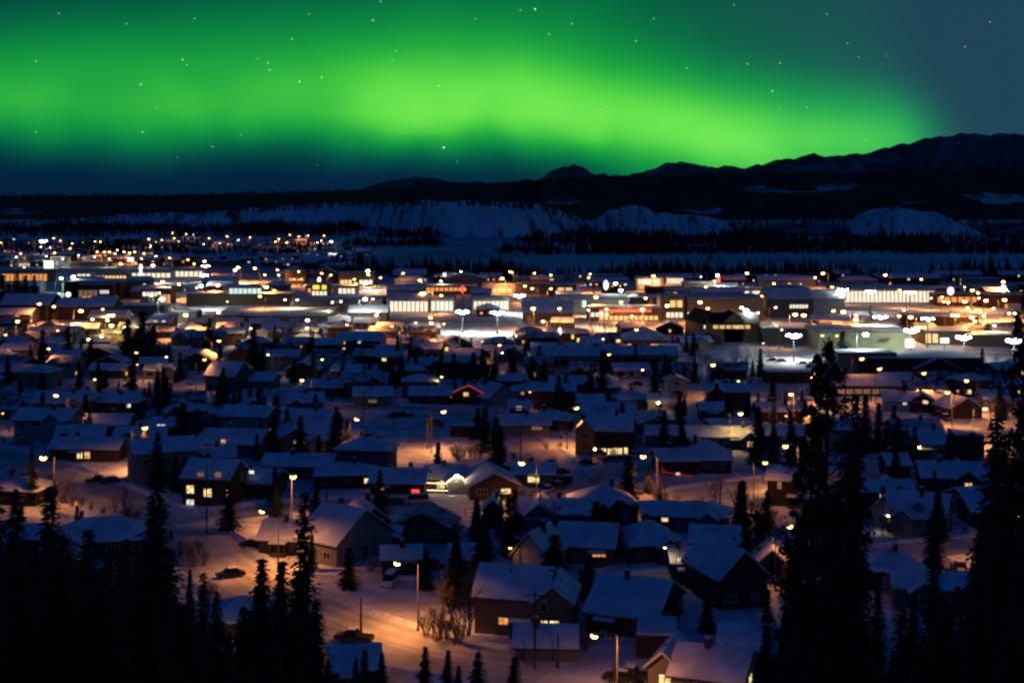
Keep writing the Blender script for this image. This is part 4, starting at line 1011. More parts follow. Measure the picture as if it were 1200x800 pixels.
# ------------------------------------------------------------------ utility poles
PM = {}
def upole(px, yt, yb, arm=True):
    D = F*HC/(yb-HY); h = (yb-yt)*D/F
    if 'p' not in PM:
        p = MB(); p.tube((0,0,-0.05),(0,0,1),0.17,0.11,7); PM['p'] = p.mesh('pole','polewood')
        a = MB(); a.box(-1.2,1.2,-0.06,0.06,-0.07,0.07); PM['a'] = a.mesh('crossarm','polewood')
        i = MB(); i.tube((0,0,0.07),(0,0,0.3),0.06,0.04,6); PM['i'] = i.mesh('insulator','trim')
    x = (px-600)*D/F; r = link('utility_pole', None, None, (x, D, 0), R.uniform(-.6,.6)); p = link('pole', PM['p'], r, sc=(1.0,1.0,h))
    if arm:
        a = link('crossarm', PM['a'], r, (0,-0.2,h-0.5))
        for q in (-1.05,-0.5,0.5,1.05): link('insulator', PM['i'], a, (q,0,0))
    PLACED.append((x, D, 0.8))
    reg(r, 'utility pole', 'bare wooden utility pole' if not arm else 'wooden utility pole with a crossarm', (x, D, h*0.6), 'utility poles along the streets')
for a in [(501,475,526,True),(610,503,552,True),(242,548,626,False),(423,700,748,False),(627,692,784,True),(844,560,605,True),(633,556,622,True),(739,562,596,False),(426,458,500,True),(346,450,478,False),
          (440,592,628,True),(1161,480,502,False),(1064,496,545,True),(720,742,800,True),(933,480,505,False),(881,426,446,False),(957,505,545,True),(308,455,480,True),(654,742,782,False),(38,520,566,True),(582,470,500,True),(205,300+60,300+86,True),(1125,455,478,True),(1150,425,445,True)]: upole(*a)

# ------------------------------------------------------------------ vehicles
CARM = {}
def car_parts(kind, colr):
    k = (kind, colr)
    if k in CARM: return CARM[k]
    W2 = 0.88
    if kind == 'car': prof = [(-2.2,.35),(-2.25,.72),(-1.3,.86),(1.75,.88),(2.2,.80),(2.2,.35)]; cab = [(-1.15,.87),(-0.5,1.42),(1.0,1.44),(1.65,.88)]
    elif kind == 'van': prof = [(-2.3,.4),(-2.35,.85),(-1.7,1.05),(2.3,1.08),(2.35,.4)]; cab = [(-1.65,1.05),(-1.0,1.85),(2.2,1.9),(2.28,1.06)]
    else: prof = [(-2.6,.5),(-2.65,.95),(-1.6,1.08),(2.6,1.05),(2.65,.5)]; cab = [(-1.45,1.08),(-0.9,1.72),(0.35,1.74),(0.6,1.06)]
    def ext(pr, w0, w1, mb, mi=0):
        n = len(pr); zs = [p[1] for p in pr]; zl, zh = min(zs), max(zs)
        ww = lambda z: w0+(w1-w0)*(z-zl)/(zh-zl)
        vs = [(x,-ww(z),z) for x,z in pr]+[(x,ww(z),z) for x,z in pr]
        mb.add(vs, [tuple(range(n)), tuple(range(2*n-1,n-1,-1))]+[(i,n+i,n+(i+1)%n,(i+1)%n) for i in range(n)], mi)
    b = MB(); ext(prof, W2, W2, b)
    g = MB(); ext(cab, W2-0.06, W2-0.2, g)
    rf = MB(); x0, x1 = cab[1][0]+0.02, cab[2][0]-0.02; z = cab[1][1]; rf.box(x0, x1, -W2+0.21, W2-0.21, z+0.02, z+0.06, 0); rf.box(x0+.05, x1-.05, -W2+0.25, W2-0.25, z+0.061, z+0.17, 1)
    for xx in (-1,1):
        pass
    wl = MB(); wl.tube((0,-0.11,0),(0,0.11,0),0.33,0.33,10)
    rim = MB(); rim.tube((0,-0.125,0),(0,0.125,0),0.19,0.19,8)
    hl = MB(); hl.box(-0.04,0.04,-0.17,0.17,-0.08,0.08)
    ax = 1.45 if kind != 'pickup' else 1.75
    CARM[k] = (b.mesh('body','c_'+colr), g.mesh('cabin_glass','glass'), rf.mesh('car_roof','c_'+colr,'roof_snow'), wl.mesh('wheel','rubber'), rim.mesh('rim','rim'), hl.mesh('headlight','headl'), hl.mesh('tail_light','taill'), ax, prof[1])
    return CARM[k]
def car(px, py, kind='car', colr='dark', yaw=0, wheels=True):
    p = P(px, py); r = link('parked_'+kind, None, None, p, radians(yaw)); m = car_parts(kind, colr)
    link('body', m[0], r); link('cabin_glass', m[1], r); link('car_roof', m[2], r)
    if p.y < 480:
        for sx in (-1,1):
            for sy in (-1,1):
                w = link('wheel', m[3], r, (sx*m[7], sy*0.80, 0.33)); link('rim', m[4], w)
        for sy in (-1,1): link('headlight', m[5], r, (m[8][0]+0.01, sy*0.6, m[8][1]-0.12)); link('tail_light', m[6], r, (-m[8][0]-0.03, sy*0.62, m[8][1]-0.05))
    PLACED.append((p.x, p.y, 2.8))
    reg(r, 'vehicle', ({'red':'dark red','blue':'dark blue','green':'dark green'}.get(colr,colr))+' '+{'car':'car','van':'van','pickup':'pickup truck'}[kind], (p.x,p.y,1), 'vehicles parked in the snow')
for c in [(488,590,'van','white',10),(444,592,'car','red',8),(462,591,'car','blue',12),(646,548,'van','dark',80),(655,556,'car','dark',20),(631,575,'car','silver',75),(641,577,'car','white',70),(652,572,'car','red',30),
          (657,568,'van','dark',10),(727,541,'car','silver',15),(716,541,'car','dark',8),(744,536,'car','white',20),(700,534,'car','blue',10),(270,676,'car','dark',25),(296,641,'car','dark',-20),(116,566,'pickup','dark',6),
          (130,566,'car','blue',20),(415,752,'pickup','dark',-15),(457,685,'van','white',80),(535,690,'car','silver',20),(473,489,'pickup','dark',10),(463,489,'car','dark',40),(415,516,'car','dark',5),(428,514,'car','silver',12),
          (440,518,'car','red',10),(728,798,'car','dark',-20),(742,797,'pickup','dark',-18),(940,428,'car','white',5),(905,424,'car','dark',0),(915,425,'car','silver',0),(955,426,'car','dark',0),(870,428,'car','blue',0),
          (1085,446,'van','white',0),(1097,446,'van','silver',0),(1108,446,'car','dark',0),(1120,447,'car','white',0),(1130,448,'car','dark',0),(1100,488,'car','dark',20),(1109,489,'car','red',20),(1133,489,'car','dark',60),
          (370,463,'car','dark',0),(352,463,'car','dark',0),(690,434+4,'car','silver',0),(700,438,'car','dark',0),(722,446,'car','red',0),(732,447,'car','white',0),(745,452,'car','dark',0),(480,404,'car','red',0),
          (830,662,'car','dark',40),(25,520,'car','silver',30),(1010,432+20,'car','dark',0),(690,545,'car','dark',160)]: car(*c)

# ------------------------------------------------------------------ trees
def spruce_mesh(seed, h, rbase, step, nb, leaf, gap=0.12, power=0.85, dens=1.0, droop=0.28, mt='needle'):
    r = random.Random(seed); mb = MB(); z = 0.05*h
    while z < h*0.985:
        t = z/h; rad = rbase*((1-t)**power)*(0.62+0.38*min(1,t/0.10)) + 0.10
        lump = 0.82+0.30*mnoise.noise(Vector((z*0.9, seed*3.1, 0)))
        n = max(4, int(nb*(0.45+0.55*(1-t))))
        a0 = r.random()*6.28
        for i in range(n):
            if r.random() < gap: continue
            a = a0+2*pi*i/n+r.uniform(-.35,.35); L = rad*lump*r.uniform(0.55,1.18)
            dirx, diry = cos(a), sin(a); m = max(2, int(L/leaf*1.25*dens))
            up = 0.25*(t > 0.8)
            for j in range(m):
                u = (j+r.random())/m; d = 0.10+L*u
                bz = z - droop*L*u*u*1.15 + up*L*u + r.uniform(-.06,.06)*L
                w = leaf*(0.75+0.7*r.random())*(1.15-0.55*u)
                side = r.uniform(-1,1)*0.42*L*(0.25+u*(1-u)*2.2)*0.8
                cx, cy_ = dirx*d-diry*side, diry*d+dirx*side
                # a spray: a narrow kite, hanging
                q = a+r.uniform(-0.9,0.9); ex, ey = cos(q)*w, sin(q)*w; hx, hy = -sin(q)*w*0.42, cos(q)*w*0.42
                dz = -w*r.uniform(0.1,0.75)
                mb.add([(cx-ex*.4,cy_-ey*.4,bz+0.1*w),(cx+hx,cy_+hy,bz+dz*.35-0.2*w),(cx+ex,cy_+ey,bz+dz),(cx-hx,cy_-hy,bz+dz*.35+0.15*w)], [(0,1,2,3)])
        z += step*r.uniform(0.75,1.25)*(0.7+0.5*(1-t))
    for i in range(5):
        a = r.random()*6.28; mb.add([(0,0,h*1.0),(0.12*cos(a),0.12*sin(a),h*0.95),(0.0,0,h*0.90)], [(0,1,2)])
    return mb.mesh('crown', mt)
def pine_mesh(seed, h, rad, leaf, clumps, per):
    r = random.Random(seed); mb = MB()
    for i in range(clumps):
        t = 0.16+0.84*(i/clumps)**0.9; z = h*t; rr = rad*(1.45*(1-t)**0.75+0.12)
        a = r.random()*6.28; d = rr*sqrt(r.random())*r.uniform(.7,1.1)
        c = Vector((cos(a)*d, sin(a)*d, z+r.uniform(-.3,.3)))
        mb.tube((0,0,z-0.35*d), c, 0.05, 0.02, 3)
        s = r.uniform(0.40,0.90)*(0.45+0.55*(1-t))
        for j in range(per):
            v = Vector((r.gauss(0,1), r.gauss(0,1), r.gauss(0,.62))); v = v.normalized()*s*(r.random()**0.45)
            p = c+v; q = Vector((r.gauss(0,1), r.gauss(0,1), r.gauss(0,1))).normalized()*leaf*r.uniform(.6,1.3); w = q.orthogonal().normalized()*leaf*0.35
            mb.add([p-q, p+w, p+q, p-w], [(0,1,2,3)])
    return mb.mesh('crown', 'pine')
TR = {}
def trunk_mesh(h, r0, lean=0.0):
    b = MB(); p = Vector((0,0,-0.6)); n = 5
    for i in range(n):
        q = Vector((lean*sin(i*1.3)*0.12, lean*cos(i*1.7)*0.1, -0.6+(h+0.6)*(i+1)/n)); b.tube(p, q, r0*(1-i/n*0.9), r0*(1-(i+1)/n*0.9), 7); p = q
    return b.mesh('trunk', 'bark')
def tree_proto(k):
    if k in TR: return TR[k]
    kind, i = k
    if kind == 'mid':   c = spruce_mesh(40+i, 12.0, [2.8,3.2,2.5,3.6][i], 0.36, 14, 0.48, gap=0.07, dens=1.6)
    elif kind == 'near': c = spruce_mesh(60+i, 15.0, [2.9,3.3,2.6][i], 0.27, 15, 0.27, gap=0.10, dens=1.9, power=0.8)
    elif kind == 'slim': c = spruce_mesh(80+i, 15.0, [1.7,2.0][i], 0.27, 13, 0.25, gap=0.10, dens=1.8, power=0.6)
    elif kind == 'pine': c = pine_mesh(90+i, 14.0, [2.9,2.3][i], 0.13, 120, 70)
    elif kind == 'round': c = pine_mesh(95+i, 9.0, 3.6, 0.22, 90, 60)
    hh = {'mid':12,'near':15,'slim':15,'pine':14,'round':9}[kind]
    TR[k] = (c, trunk_mesh(hh*0.96, hh*0.014, 0.6), hh); return TR[k]
def tree_at(x, y, z, h, kind, look, wid=1.0, own=None, group='dark conifers of the town'):
    n = {'mid':4,'near':3,'slim':2,'pine':2,'round':1}[kind]
    c, t, hh = tree_proto((kind, R.randrange(n))); s = h/hh
    r = link('spruce_tree' if kind in ('mid','near','slim') else 'pine_tree', None, None, (x,y,z), R.uniform(0,6.28))
    link('trunk', t, r, sc=(s,s,s)); link('crown', c, r, sc=(s*wid,s*wid,s))
    PLACED.append((x, y, 1.8))
    reg(r, 'tree', look, (x, y, z+h*0.7), group, own)
def tree(px, yt, yb, kind='mid', wid=1.0, look='dark spruce', own=None):
    p = P(px, yb); h = (yb-yt)*p.y/F; tree_at(p.x, p.y, 0, h, kind, look, wid, own)
def slope_tree(px, yt, D, kind='near', wid=1.0, look='black spruce', own=None, group='dark trees on the near slope'):
    x = (px-600)*D/F; g = ground_z(x, D); zt = HC-(yt-HY)*D/F
    tree_at(x, D, g, max(zt-g, 3), kind, look, wid, own, group)
tree(583,487,548,'mid',0.95,own='lone slim spruce standing beside the lit snowy street in the middle')
for a in [(707,408,474,'mid',1.1),(768,420,472,'mid',1.0),(797,456,518,'mid',1.1),(298,378,434,'mid',1.3),(246,372,420,'mid',1.2),(168,363,424,'mid',2.0),(180,380,424,'mid',1.3),(150,372,420,'mid',1.5),(395,476,542,'mid',1.4),(322,462,500,'mid',1.2),
          (270,566,622,'mid',1.6),(853,458,502,'mid',1.0),(876,458,500,'mid',1.1),(889,474,545,'mid',1.0),(920,462,492,'mid',.9),(1112,500,542,'mid',1.1),(651,624,692,'mid',1.9),(738,532,594,'mid',1.7),(470,415,452,'mid',1.4),(460,424,455,'mid',1.4),
          (402,420,452,'mid',1.2),(602,416,440,'mid',1.1),(555,412,444,'mid',1.6),(556,432,462,'mid',1.6),(50,385,432,'mid',1.1),(80,382,430,'mid',1.3),(20,318,366,'mid',1.2),(30,322,366,'mid',1.3),(40,322,366,'mid',1.1),(10,330,372,'mid',1.1),(3,325,372,'mid',1.2),
          (408,490,540,'mid',1.3),(215,470,520,'mid',1.7),(232,478,530,'mid',1.5),(196,440,480,'mid',1.6),(262,430,472,'mid',1.3),(275,450,485,'mid',1.1),(294,452,482,'mid',.9),(325,462,498,'mid',1.4),(345,420,450,'mid',1.5),(368,410,446,'mid',1.2),
          (745,402,436,'mid',1.2),(988,386,432,'mid',1.3),(975,398,430,'mid',1.2),(972,394,424,'mid',1.3),(870,562,642,'mid',1.5),(38,523,592,'slim',1.3),(64,560,600,'slim',1.2),(325,565,606,'mid',1.4),(323,545,596,'mid',1.2),(1053,488,547,'mid',1.2),(1038,502,545,'mid',1.0),(1030,470,530,'mid',1.2),
          (1100,575,632,'mid',1.7),(1015,462,530,'mid',1.2),(1078,560,590,'mid',1.4),(1140,505,560,'mid',1.6),(760,545,580,'mid',1.0),(700,585,640,'mid',1.9),(720,590,650,'mid',1.8),(560,588,640,'mid',1.4),(500,640,690,'mid',1.3),(410,640,690,'mid',1.7),
          (1060,450,480,'mid',.9),(1172,445,490,'mid',1.2),(690,650,700,'mid',1.8),(830,690,740,'mid',1.3),(930,640,700,'mid',1.5),(1000,640,690,'mid',1.4)]: tree(*a)
tree(885,600,668,'round',1.0,'dark broad-crowned pine'); tree(706,592,640,'round',1.0,'dark broad-crowned pine')
# the near slope: silhouettes rising from below the frame
for a in [(185,556,95,'near',1.1),(172,640,100,'near',1.3),(200,640,112,'slim',1.5),(60,566,92,'near',1.0),(75,620,80,'near',1.2),(104,616,76,'near',1.0),(130,640,70,'near',1.2),(20,600,66,'near',1.2),(-8,560,60,'near',1.2),(42,640,60,'near',1.3),(150,700,85,'near',1.2),
          (358,572,112,'slim',1.0),(240,668,105,'slim',1.2),(225,700,96,'near',1.0),(255,690,92,'near',1.0),(286,708,98,'near',1.4),(308,652,100,'near',1.3),(332,655,104,'near',1.3),(352,668,98,'near',1.5),(345,720,90,'near',1.5),(372,700,96,'near',1.2),(270,740,84,'near',1.1),
          (205,720,80,'near',1.2),(110,700,62,'near',1.3),(60,700,55,'near',1.2),(15,690,52,'near',1.2),(165,745,66,'near',1.2),(250,770,66,'near',1.1),(310,760,70,'near',1.2),(85,760,50,'near',1.2),(30,770,46,'near',1.2),(130,780,50,'near',1.2),(200,790,58,'near',1.1),(385,770,76,'near',1.0),(0,650,48,'near',1.5),(45,700,44,'near',1.5),(90,680,46,'near',1.6),(118,690,52,'near',1.6),(150,720,48,'near',1.6),(60,770,40,'near',1.6),(110,790,42,'near',1.6),(180,760,52,'near',1.6),(220,740,60,'near',1.5),(240,745,64,'near',1.4),(290,770,58,'near',1.4),(320,740,72,'near',1.2),(350,780,60,'near',1.3),(10,760,42,'near',1.6),(20,660,36,'near',1.7),(70,652,38,'near',1.7),(120,664,38,'near',1.8),(170,690,40,'near',1.8),(215,705,44,'near',1.8),(258,725,48,'near',1.7),
          (428,758,110,'near',1.2),(448,764,100,'near',1.2),(418,768,92,'near',1.1),(499,756,112,'near',1.3),(526,760,104,'near',1.2),(561,762,104,'near',1.5),(604,768,112,'slim',1.8),(538,778,96,'near',1.2)]: slope_tree(*a)
for a in [(968,402,78,'pine',0.62),(952,500,90,'pine',.7),(985,560,76,'near',1.2),(1003,455,92,'near',.5),(940,600,84,'near',1.1),(1000,620,70,'near',1.4),(950,660,66,'near',1.3),(1030,690,64,'near',1.0),(1072,690,70,'near',.9),
          (1096,630,104,'slim',1.1),(920,720,86,'near',1.1),(900,752,92,'near',.9),(1100,720,60,'near',1.3),(985,740,52,'near',1.2),(930,770,60,'near',1.1),(1050,760,50,'near',1.3),(1130,740,50,'near',1.2)]: slope_tree(*a)
for a in [(1205,345,52,'pine',.5),(1168,480,70,'near',.8),(1212,430,60,'near',.8),(1182,500,58,'near',1.0),(1152,600,66,'near',.9),(1144,660,62,'near',1.0),(1175,620,50,'near',1.2),(1200,640,45,'near',1.2),(900,730,70,'near',1.4),(960,740,50,'near',1.5),(1010,720,52,'near',1.5),(1060,710,50,'near',1.5),(1110,700,46,'near',1.5),(1085,740,42,'near',1.6),(1150,700,42,'near',1.6),(1190,720,38,'near',1.6),(1020,770,40,'near',1.6),(940,790,50,'near',1.4),(1165,720,44,'near',1.2),(1125,690,56,'pine',.8),(1215,560,48,'near',1.1)]: slope_tree(*a)
# give the three tallest silhouettes words of their own
for T in THINGS:
    if T['cat'] == 'tree':
        x, y, z = T['o'].location
        if T['o'].name.startswith('pine_tree') and abs(y-78) < .1: T['own'] = 'tallest black pine on the near slope, rising far above the roofs at the right'
        if T['o'].name.startswith('pine_tree') and abs(y-52) < .1: T['own'] = 'black pine at the right edge whose clumped crown reaches the bright lamps'
        if T['o'].name.startswith('spruce_tree') and abs(y-112) < .1 and x < -10: 
            if abs(600+F*x/y-358) < 1: T['own'] = 'tall slim black spruce in front of the pale barn-like house'
# ------------------------------------------------------------------ bare bushes and saplings
def twig_mesh(seed, h, spread, n, m):
    r = random.Random(seed); mb = MB()
    def grow(p, d, L, rad, lvl):
        q = p+d*L; mb.tube(p, q, rad, rad*0.6, 3, cap=False)
        if lvl == 0: return
        for k in range(r.choice((2,3,3))):
            nd = (d+Vector((r.gauss(0,.42), r.gauss(0,.42), r.uniform(-.05,.35)))).normalized(); grow(p+d*L*r.uniform(.55,1), nd, L*r.uniform(.5,.8), rad*0.58, lvl-1)
    for i in range(n):
        a = r.random()*6.28; d0 = Vector((cos(a)*spread*r.random(), sin(a)*spread*r.random(), 1)).normalized()
        grow(Vector((cos(a)*0.35*r.random(), sin(a)*0.35*r.random(), -0.2)), d0, h*r.uniform(.28,.42), h*0.012, 4 if h > 5.5 else 3)
    return mb.mesh('twigs', m)
TW = {}
def bush(px, yb, h, kind='bush', look='bare bush of thin twigs'):
    k = (kind, R.randrange(3))
    if k not in TW:
        TW[k] = twig_mesh(200+len(TW), 3.0, 0.6, 16, 'twig') if kind == 'bush' else (twig_mesh(300+len(TW), 6.0, 0.22, 5, 'twig') if kind == 'sapling' else twig_mesh(400+len(TW), 5.0, 0.6, 14, 'frost'))
    hh = {'bush':3.0,'sapling':6.0,'frost':5.0}[kind]; p = P(px, yb)
    r = link({'bush':'bare_bush','sapling':'bare_sapling','frost':'frosted_tree'}[kind], TW[k], None, p, R.uniform(0,6.28), h/hh)
    PLACED.append((p.x,p.y,1.0))
    reg(r, {'bush':'bush','sapling':'sapling','frost':'frosted tree'}[kind], look, (p.x,p.y,h*0.5), {'bush':'bare bushes beside the snowy roads','sapling':'bare saplings beside the snowy roads','frost':'frosted trees lit by the lot lamps'}[kind])
for a in [(212,652,4.2),(222,656,4.6),(232,650,3.8),(226,664,3.6),(238,662,3.4),(15,560,3.6),(30,566,3.8),(45,572,3.4),(58,566,3.2),(72,590,3.2),(84,594,3.4),(96,596,3.2),(108,600,2.8),(120,604,2.6),(150,608,3.6),(158,612,3.4),
          (533,535,4.0),(543,537,4.4),(552,536,4.0),(561,538,3.6),(538,541,3.0),(690,580,3.4),(700,582,3.6),(712,584,3.4),(730,584,3.6),(746,588,3.4),(770,588,3.8),(780,590,3.6),(792,590,3.2),(822,598,3.4),(832,600,3.0),(500,745,4.6),(512,752,5.0),(522,748,4.6),(534,755,4.4),(520,735,4.0),(508,730,3.6),
          (690,700,4.2),(702,704,3.8),(715,702,3.2),(868,596,3.6),(880,600,3.2),(640,528,2.6),(655,526,2.8),(905,610,3.4),(935,612,3.4),(248,700,3.6),(236,706,3.6)]: bush(*a)
for a in [(78,590,6.5),(74,588,7),(146,604,7),(152,606,6.0),(262,456,5.0),(316,462,5.0),(326,462,4.6),(776,590,8.5),(768,588,6),(548,745,9),(540,748,8),(700,578,6),(862,600,7.0),(872,604,6.5),(890,606,6),(135,600,5.0),(556,538,5.4),(537,537,5.2)]: bush(*a,'sapling','thin bare sapling')
for a in [(862,424,7),(868,420,8),(880,420,7.5),(826,428,7),(834,426,6),(845,430,5),(872,428,6),(820,424,6),(888,426,5)]: bush(*a,'frost','frost-white bare tree')
# porch fence by the lit porch, and yard fences
def fence(pts, h, look, m='frame'):
    ws = [P(a,b) for a,b in pts]; r = link('yard_fence', None, None, ws[0])
    for a, b in zip(ws, ws[1:]):
        d = b-a; n = max(2, int(d.length/2.0)); u = d.normalized()
        for i in range(n+1):
            p = a+d*i/n-ws[0]; mb = MB(); mb.box(-.06,.06,-.06,.06,-.2,h); link('fence_post', mb.mesh('fence_post', m), r, p)
        for z in (h*0.35, h*0.85):
            mb = MB(); q0 = a-ws[0]; q1 = b-ws[0]; mb.tube(q0+Vector((0,-.1,z)), q1+Vector((0,-.1,z)), 0.05, 0.05, 4); link('fence_rail', mb.mesh('fence_rail', m), r)
    reg(r, 'fence', look, (*((ws[0]+ws[-1])/2).xy, h), 'yard fences')
fence([(546,574),(556,577),(570,580)],1.0,'low pale fence lit by the porch lights')
fence([(262,622),(285,634),(300,640)],0.9,'low post fence crossing the orange road verge','polewood')
fence([(545,605),(566,603)],1.6,'dark board fence beside the small shed','polewood')
fence([(0,470),(24,474)],1.4,'pinkish lit yard fence at the left edge')

# ------------------------------------------------------------------ the rest of the houses between the named ones
OPEN = [(395,468,560,548),(620,520,700,556),(180,600,345,700),(385,672,515,800),(250,444,400,470),(850,455,1000,475),(1040,484,1170,508),(690,672,800,698),(1030,640,1140,668),(800,560,925,592),(100,540,160,580),(200,398,232,436),(820,405,1000,440),
        (540,540,640,560),(-30,314,345,336),(880,376,1210,388),(1040,352,1210,372),(880,404,1200,436),(500,376,612,406),(390,330,460,352),(960,345,1100,352),(240,356,400,380),(600,346,650,366),(660,545,790,575),(0,545,130,600)]
def free(x, y, r):
    for a, b, q in PLACED:
        if (a-x)**2+(b-y)**2 < (r+q)**2: return False
    return True
WCH = ['brown','tan','grey','blue','dark','red','pale','beige','green']
Dr = 205.0; row = 0
while Dr < 640:
    x = -0.42*Dr+R.uniform(0,12)
    while x < 0.42*Dr:
        y = Dr+R.uniform(-3,3); px, py = proj(x, y, 0)
        w = R.uniform(8.5,12.5); d = R.uniform(7.0,9.0)
        ok = free(x, y+4, 5.0) and not near_road(x, y+4, 9.0) and not any(a<=px<=c and b<=py<=e for a,b,c,e in OPEN)
        if ok:
            hw = 2.8 if R.random() < .8 else 5.0
            ye = HY+(HC-hw)*F/y
            H(px, ye, w*F/y, hw, R.choice('SSSSHG'), R.uniform(-14,14), R.choice(WCH), 1 if R.random() < .32 else 0, d, snow='roof_snow' if R.random() < .72 else 'thin_snow')
            x += w+R.uniform(3.4,7.4)
        else: x += 4.0
    row += 1; Dr += 18 if row % 2 else 25
n_car = 0
for i in range(900):
    if n_car >= 34: break
    D = R.uniform(195, 470); x = R.uniform(-.38,.38)*D; px, py = proj(x, D, 0)
    if not free(x, D, 0.8) or near_road(x, D, 2.5) or not near_road(x, D, 14): continue
    car(px, py, R.choice(['car','car','van','pickup']), R.choice(['dark','dark','silver','white','blue','red','green']), R.uniform(0,180)); n_car += 1
spots = []
for i in range(2500):                   # loose spruces in the yards
    D = R.uniform(190, 560); x = R.uniform(-.40,.40)*D; px, py = proj(x, D, 0)
    if len(spots) > 260: break
    if not free(x, D, 0.9) or near_road(x, D, 2.0) or any(a<=px<=c and b<=py<=e for a,b,c,e in OPEN): continue
    spots.append((D, x)); PLACED.append((x, D, 1.8))
spots.sort(); room = 296-sum(o.name.startswith('spruce_tree') for o in bpy.data.objects)
for D, x in spots[:max(0,room)]: tree_at(x, D, 0, R.uniform(4.5,11.5), 'mid', 'dark spruce', R.uniform(.9,1.5))
far_tr = MB()                           # the smallest, farthest of them read as scattered dark dots
for D, x in spots[max(0,room):]:
    h = R.uniform(4.5,10)
    far_tr.tube((x,D,-.3),(x,D,h*.3),0.12,0.1,5)
    c_, _, hh = tree_proto(('mid', R.randrange(4))); k = h/hh; w = R.uniform(.9,1.4); n0 = len(far_tr.v)
    far_tr.add([(x+v.co.x*k*w, D+v.co.y*k*w, v.co.z*k) for v in c_.vertices], [tuple(q.vertices) for q in c_.polygons])
stuff(link('small_spruces', far_tr.mesh('small_spruces','needle')), 'small dark spruces scattered through the far yards of the town', 'spruces')
n_bare = 0
for i in range(4000):                   # bare birches and poplars in the yards
    D = R.uniform(190, 700); x = R.uniform(-.40,.40)*D; px, py = proj(x, D, 0)
    if n_bare > 170: break
    if not free(x, D, 0.6) or near_road(x, D, 1.0) or any(a<=px<=c and b<=py<=e for a,b,c,e in OPEN): continue
    bush(px, py, R.uniform(4.5,9), 'sapling', 'bare dark yard tree'); n_bare += 1
n_bush = 0
for i in range(4000):                   # low bushes in the yards
    D = R.uniform(185, 480); x = R.uniform(-.40,.40)*D; px, py = proj(x, D, 0)
    if n_bush > 170: break
    if not free(x, D, 0.2) or near_road(x, D, 0.5) or any(a<=px<=c and b<=py<=e for a,b,c,e in OPEN[:8]): continue
    bush(px, py, R.uniform(1.6,3.4), 'bush', 'bare dark yard bush'); n_bush += 1
Dr = 660.0                             # business streets and the river bench
while Dr < 1320:
    x = -0.42*Dr+R.uniform(0,30)
    while x < 0.42*Dr:
        y = Dr+R.uniform(-8,8); px, py = proj(x, y, 0); w = R.uniform(18,42) if R.random() < .6 else R.uniform(11,15); d = R.uniform(10,18)
        if (px < 420 or y < 990) and free(x, y+6, w*0.42) and not near_road(x, y+6, 9) and not any(a<=px<=c and b<=py<=e for a,b,c,e in OPEN):
            hw = R.uniform(3.2,6.0); kd = R.choice('FFSSH') if w < 30 else R.choice('FFS')
            wl = R.choice(['brown','tan','grey','dark','beige','red','pale'])
            H(px, HY+(HC-hw)*F/y, w*F/y, hw, kd, R.uniform(-5,5), wl, R.choice((0,1,2,3)), d, rise=2.2 if kd in 'SH' else None, chim=False, group='larger buildings of the business streets', cat='building', name='building',
              look={'F':'flat-roofed','S':'gabled','H':'hip-roofed'}[kd]+' '+{'brown':'brown','tan':'tan','grey':'grey','dark':'dark','beige':'beige','red':'reddish','pale':'pale'}[wl]+' building')
            x += w+R.uniform(6,22)
        else: x += 8
    Dr += R.uniform(44,66)
for i in range(30):                    # far houses on the bench to the left
    px = R.uniform(-20,430); py = R.uniform(281,303); p = P(px, py)
    if not free(p.x, p.y, 9): continue
    hw = 3.0; H(px, HY+(HC-hw)*F/p.y, R.uniform(11,16)*F/p.y, hw, R.choice('SSG'), R.uniform(-10,10), R.choice(['pale','tan','dark','grey']), 1 if R.random()<.3 else 0, 9, rise=2.0, chim=False, group='far houses on the river bench')

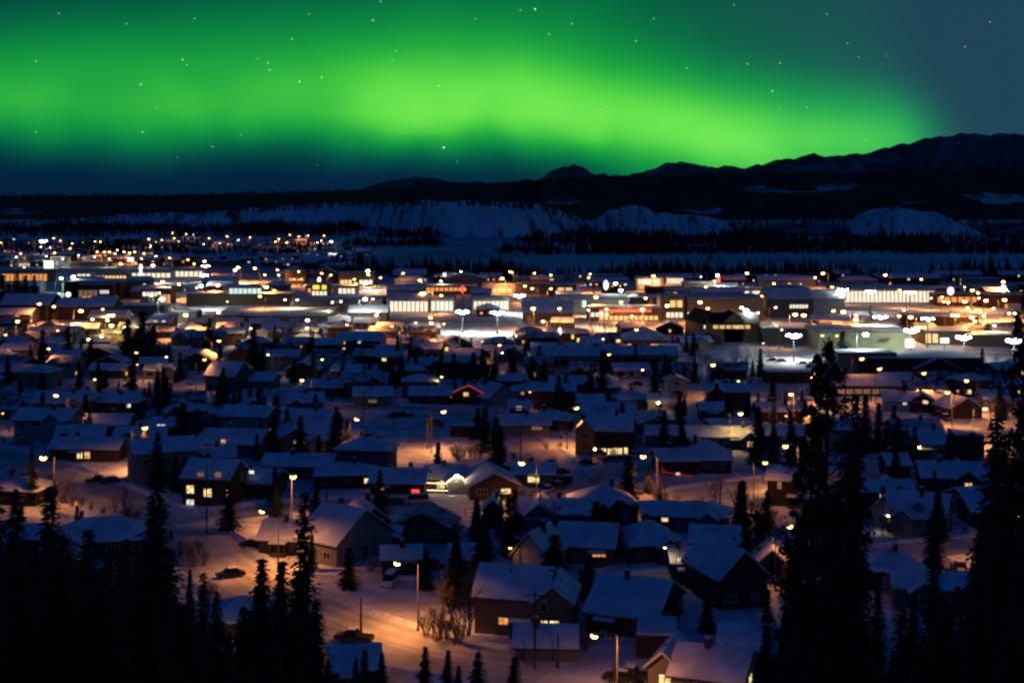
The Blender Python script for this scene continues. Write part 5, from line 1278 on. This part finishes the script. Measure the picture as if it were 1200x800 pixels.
# ------------------------------------------------------------------ labels: what each thing looks like and where one finds it
MARKS = [("the lone slim roadside spruce",583,520),("the lit ground-floor window row",712,520),("the black-gabled ochre block",845,388),("the white dome tents",737,350),("the red-lit gables",553,463),
 ("the porch with white lights",533,566),("the tall boxy pale house",190,550),("the cottage with porch light",1065,604),("the pale green warehouse",1003,400),("the lit stair window",570,720),
 ("the wide white warehouse roof",325,366),("the many-paned lit house",250,568),("the yellow arch sign",504,346),("the tallest black pine",968,560),("the bungalow's two bright windows",106,532),
 ("the long beige row block",690,424),("the bright white store front",1030,347),("the pale blue two-storey house",424,405),("the brown vent-roofed hall",1070,430),("the far-left brightest mast",51,284),
 ("the orange-lit shop row",31,325),("the lone corner street lamp",473,690),("the pale barn-like house",400,640),("the round pinkish sign",1114,341),("the yellow lamp cluster",125,385),("the slim spruce",358,620),
 ("the twin huge floodlight masts",563,366),("the garage-wall lamp",1077,524),("the river bend",520,290),("the long brown shed",551,505)]
ORD = ['nearest','second nearest','third nearest','fourth nearest','fifth nearest','sixth nearest','seventh nearest','eighth nearest','ninth nearest','tenth nearest']+['%dth nearest'%i for i in range(11,21)]+['21st nearest','22nd nearest','23rd nearest']+['%dth nearest'%i for i in range(24,31)]+['%dth nearest'%i for i in range(31,60)]
def relation(p, q):
    dx_, dy_ = p[0]-q[0], (p[1]-q[1])*2.2
    if abs(dx_) >= abs(dy_): return 'right of' if dx_ > 0 else 'left of'
    return 'in front of' if dy_ > 0 else 'beyond'
used = {}
for T in THINGS:
    if T['own']: T['o']['label'] = T['own']; continue
    q = min(MARKS, key=lambda m: (m[1]-T['p'][0])**2+((m[2]-T['p'][1])*2.2)**2)
    T['k'] = (T['cat'], q[0], relation(T['p'], q[1:])); T['d'] = sqrt((q[1]-T['p'][0])**2+((q[2]-T['p'][1])*2.2)**2)
    used.setdefault(T['k'], []).append(T)
for k, ts in used.items():
    ts.sort(key=lambda t: t['d'])
    for i, t in enumerate(ts):
        cat, mk, rel = k
        t['o']['label'] = '%s, %s%s %s %s' % (t['look'], ORD[i], ' '+cat.split()[-1] if len(t['look'].split()) < 9 and cat.split()[-1] not in t['look'].split()[:1] and len((t['look']+ORD[i]+rel+mk).split()) < 11 else '', rel, mk) if len(ts) > 1 else '%s %s %s' % (t['look'], rel, mk)
        if len(t['o']['label'].split()) > 16: print('LONG', t['o']['label']); t['o']['label'] = t['o']['label'].replace('the slim left-hand black spruce','the slim black spruce')
print('things', len(THINGS), 'objects', len(bpy.data.objects), 'roofs', sum(o.name.startswith('roof') for o in bpy.data.objects))
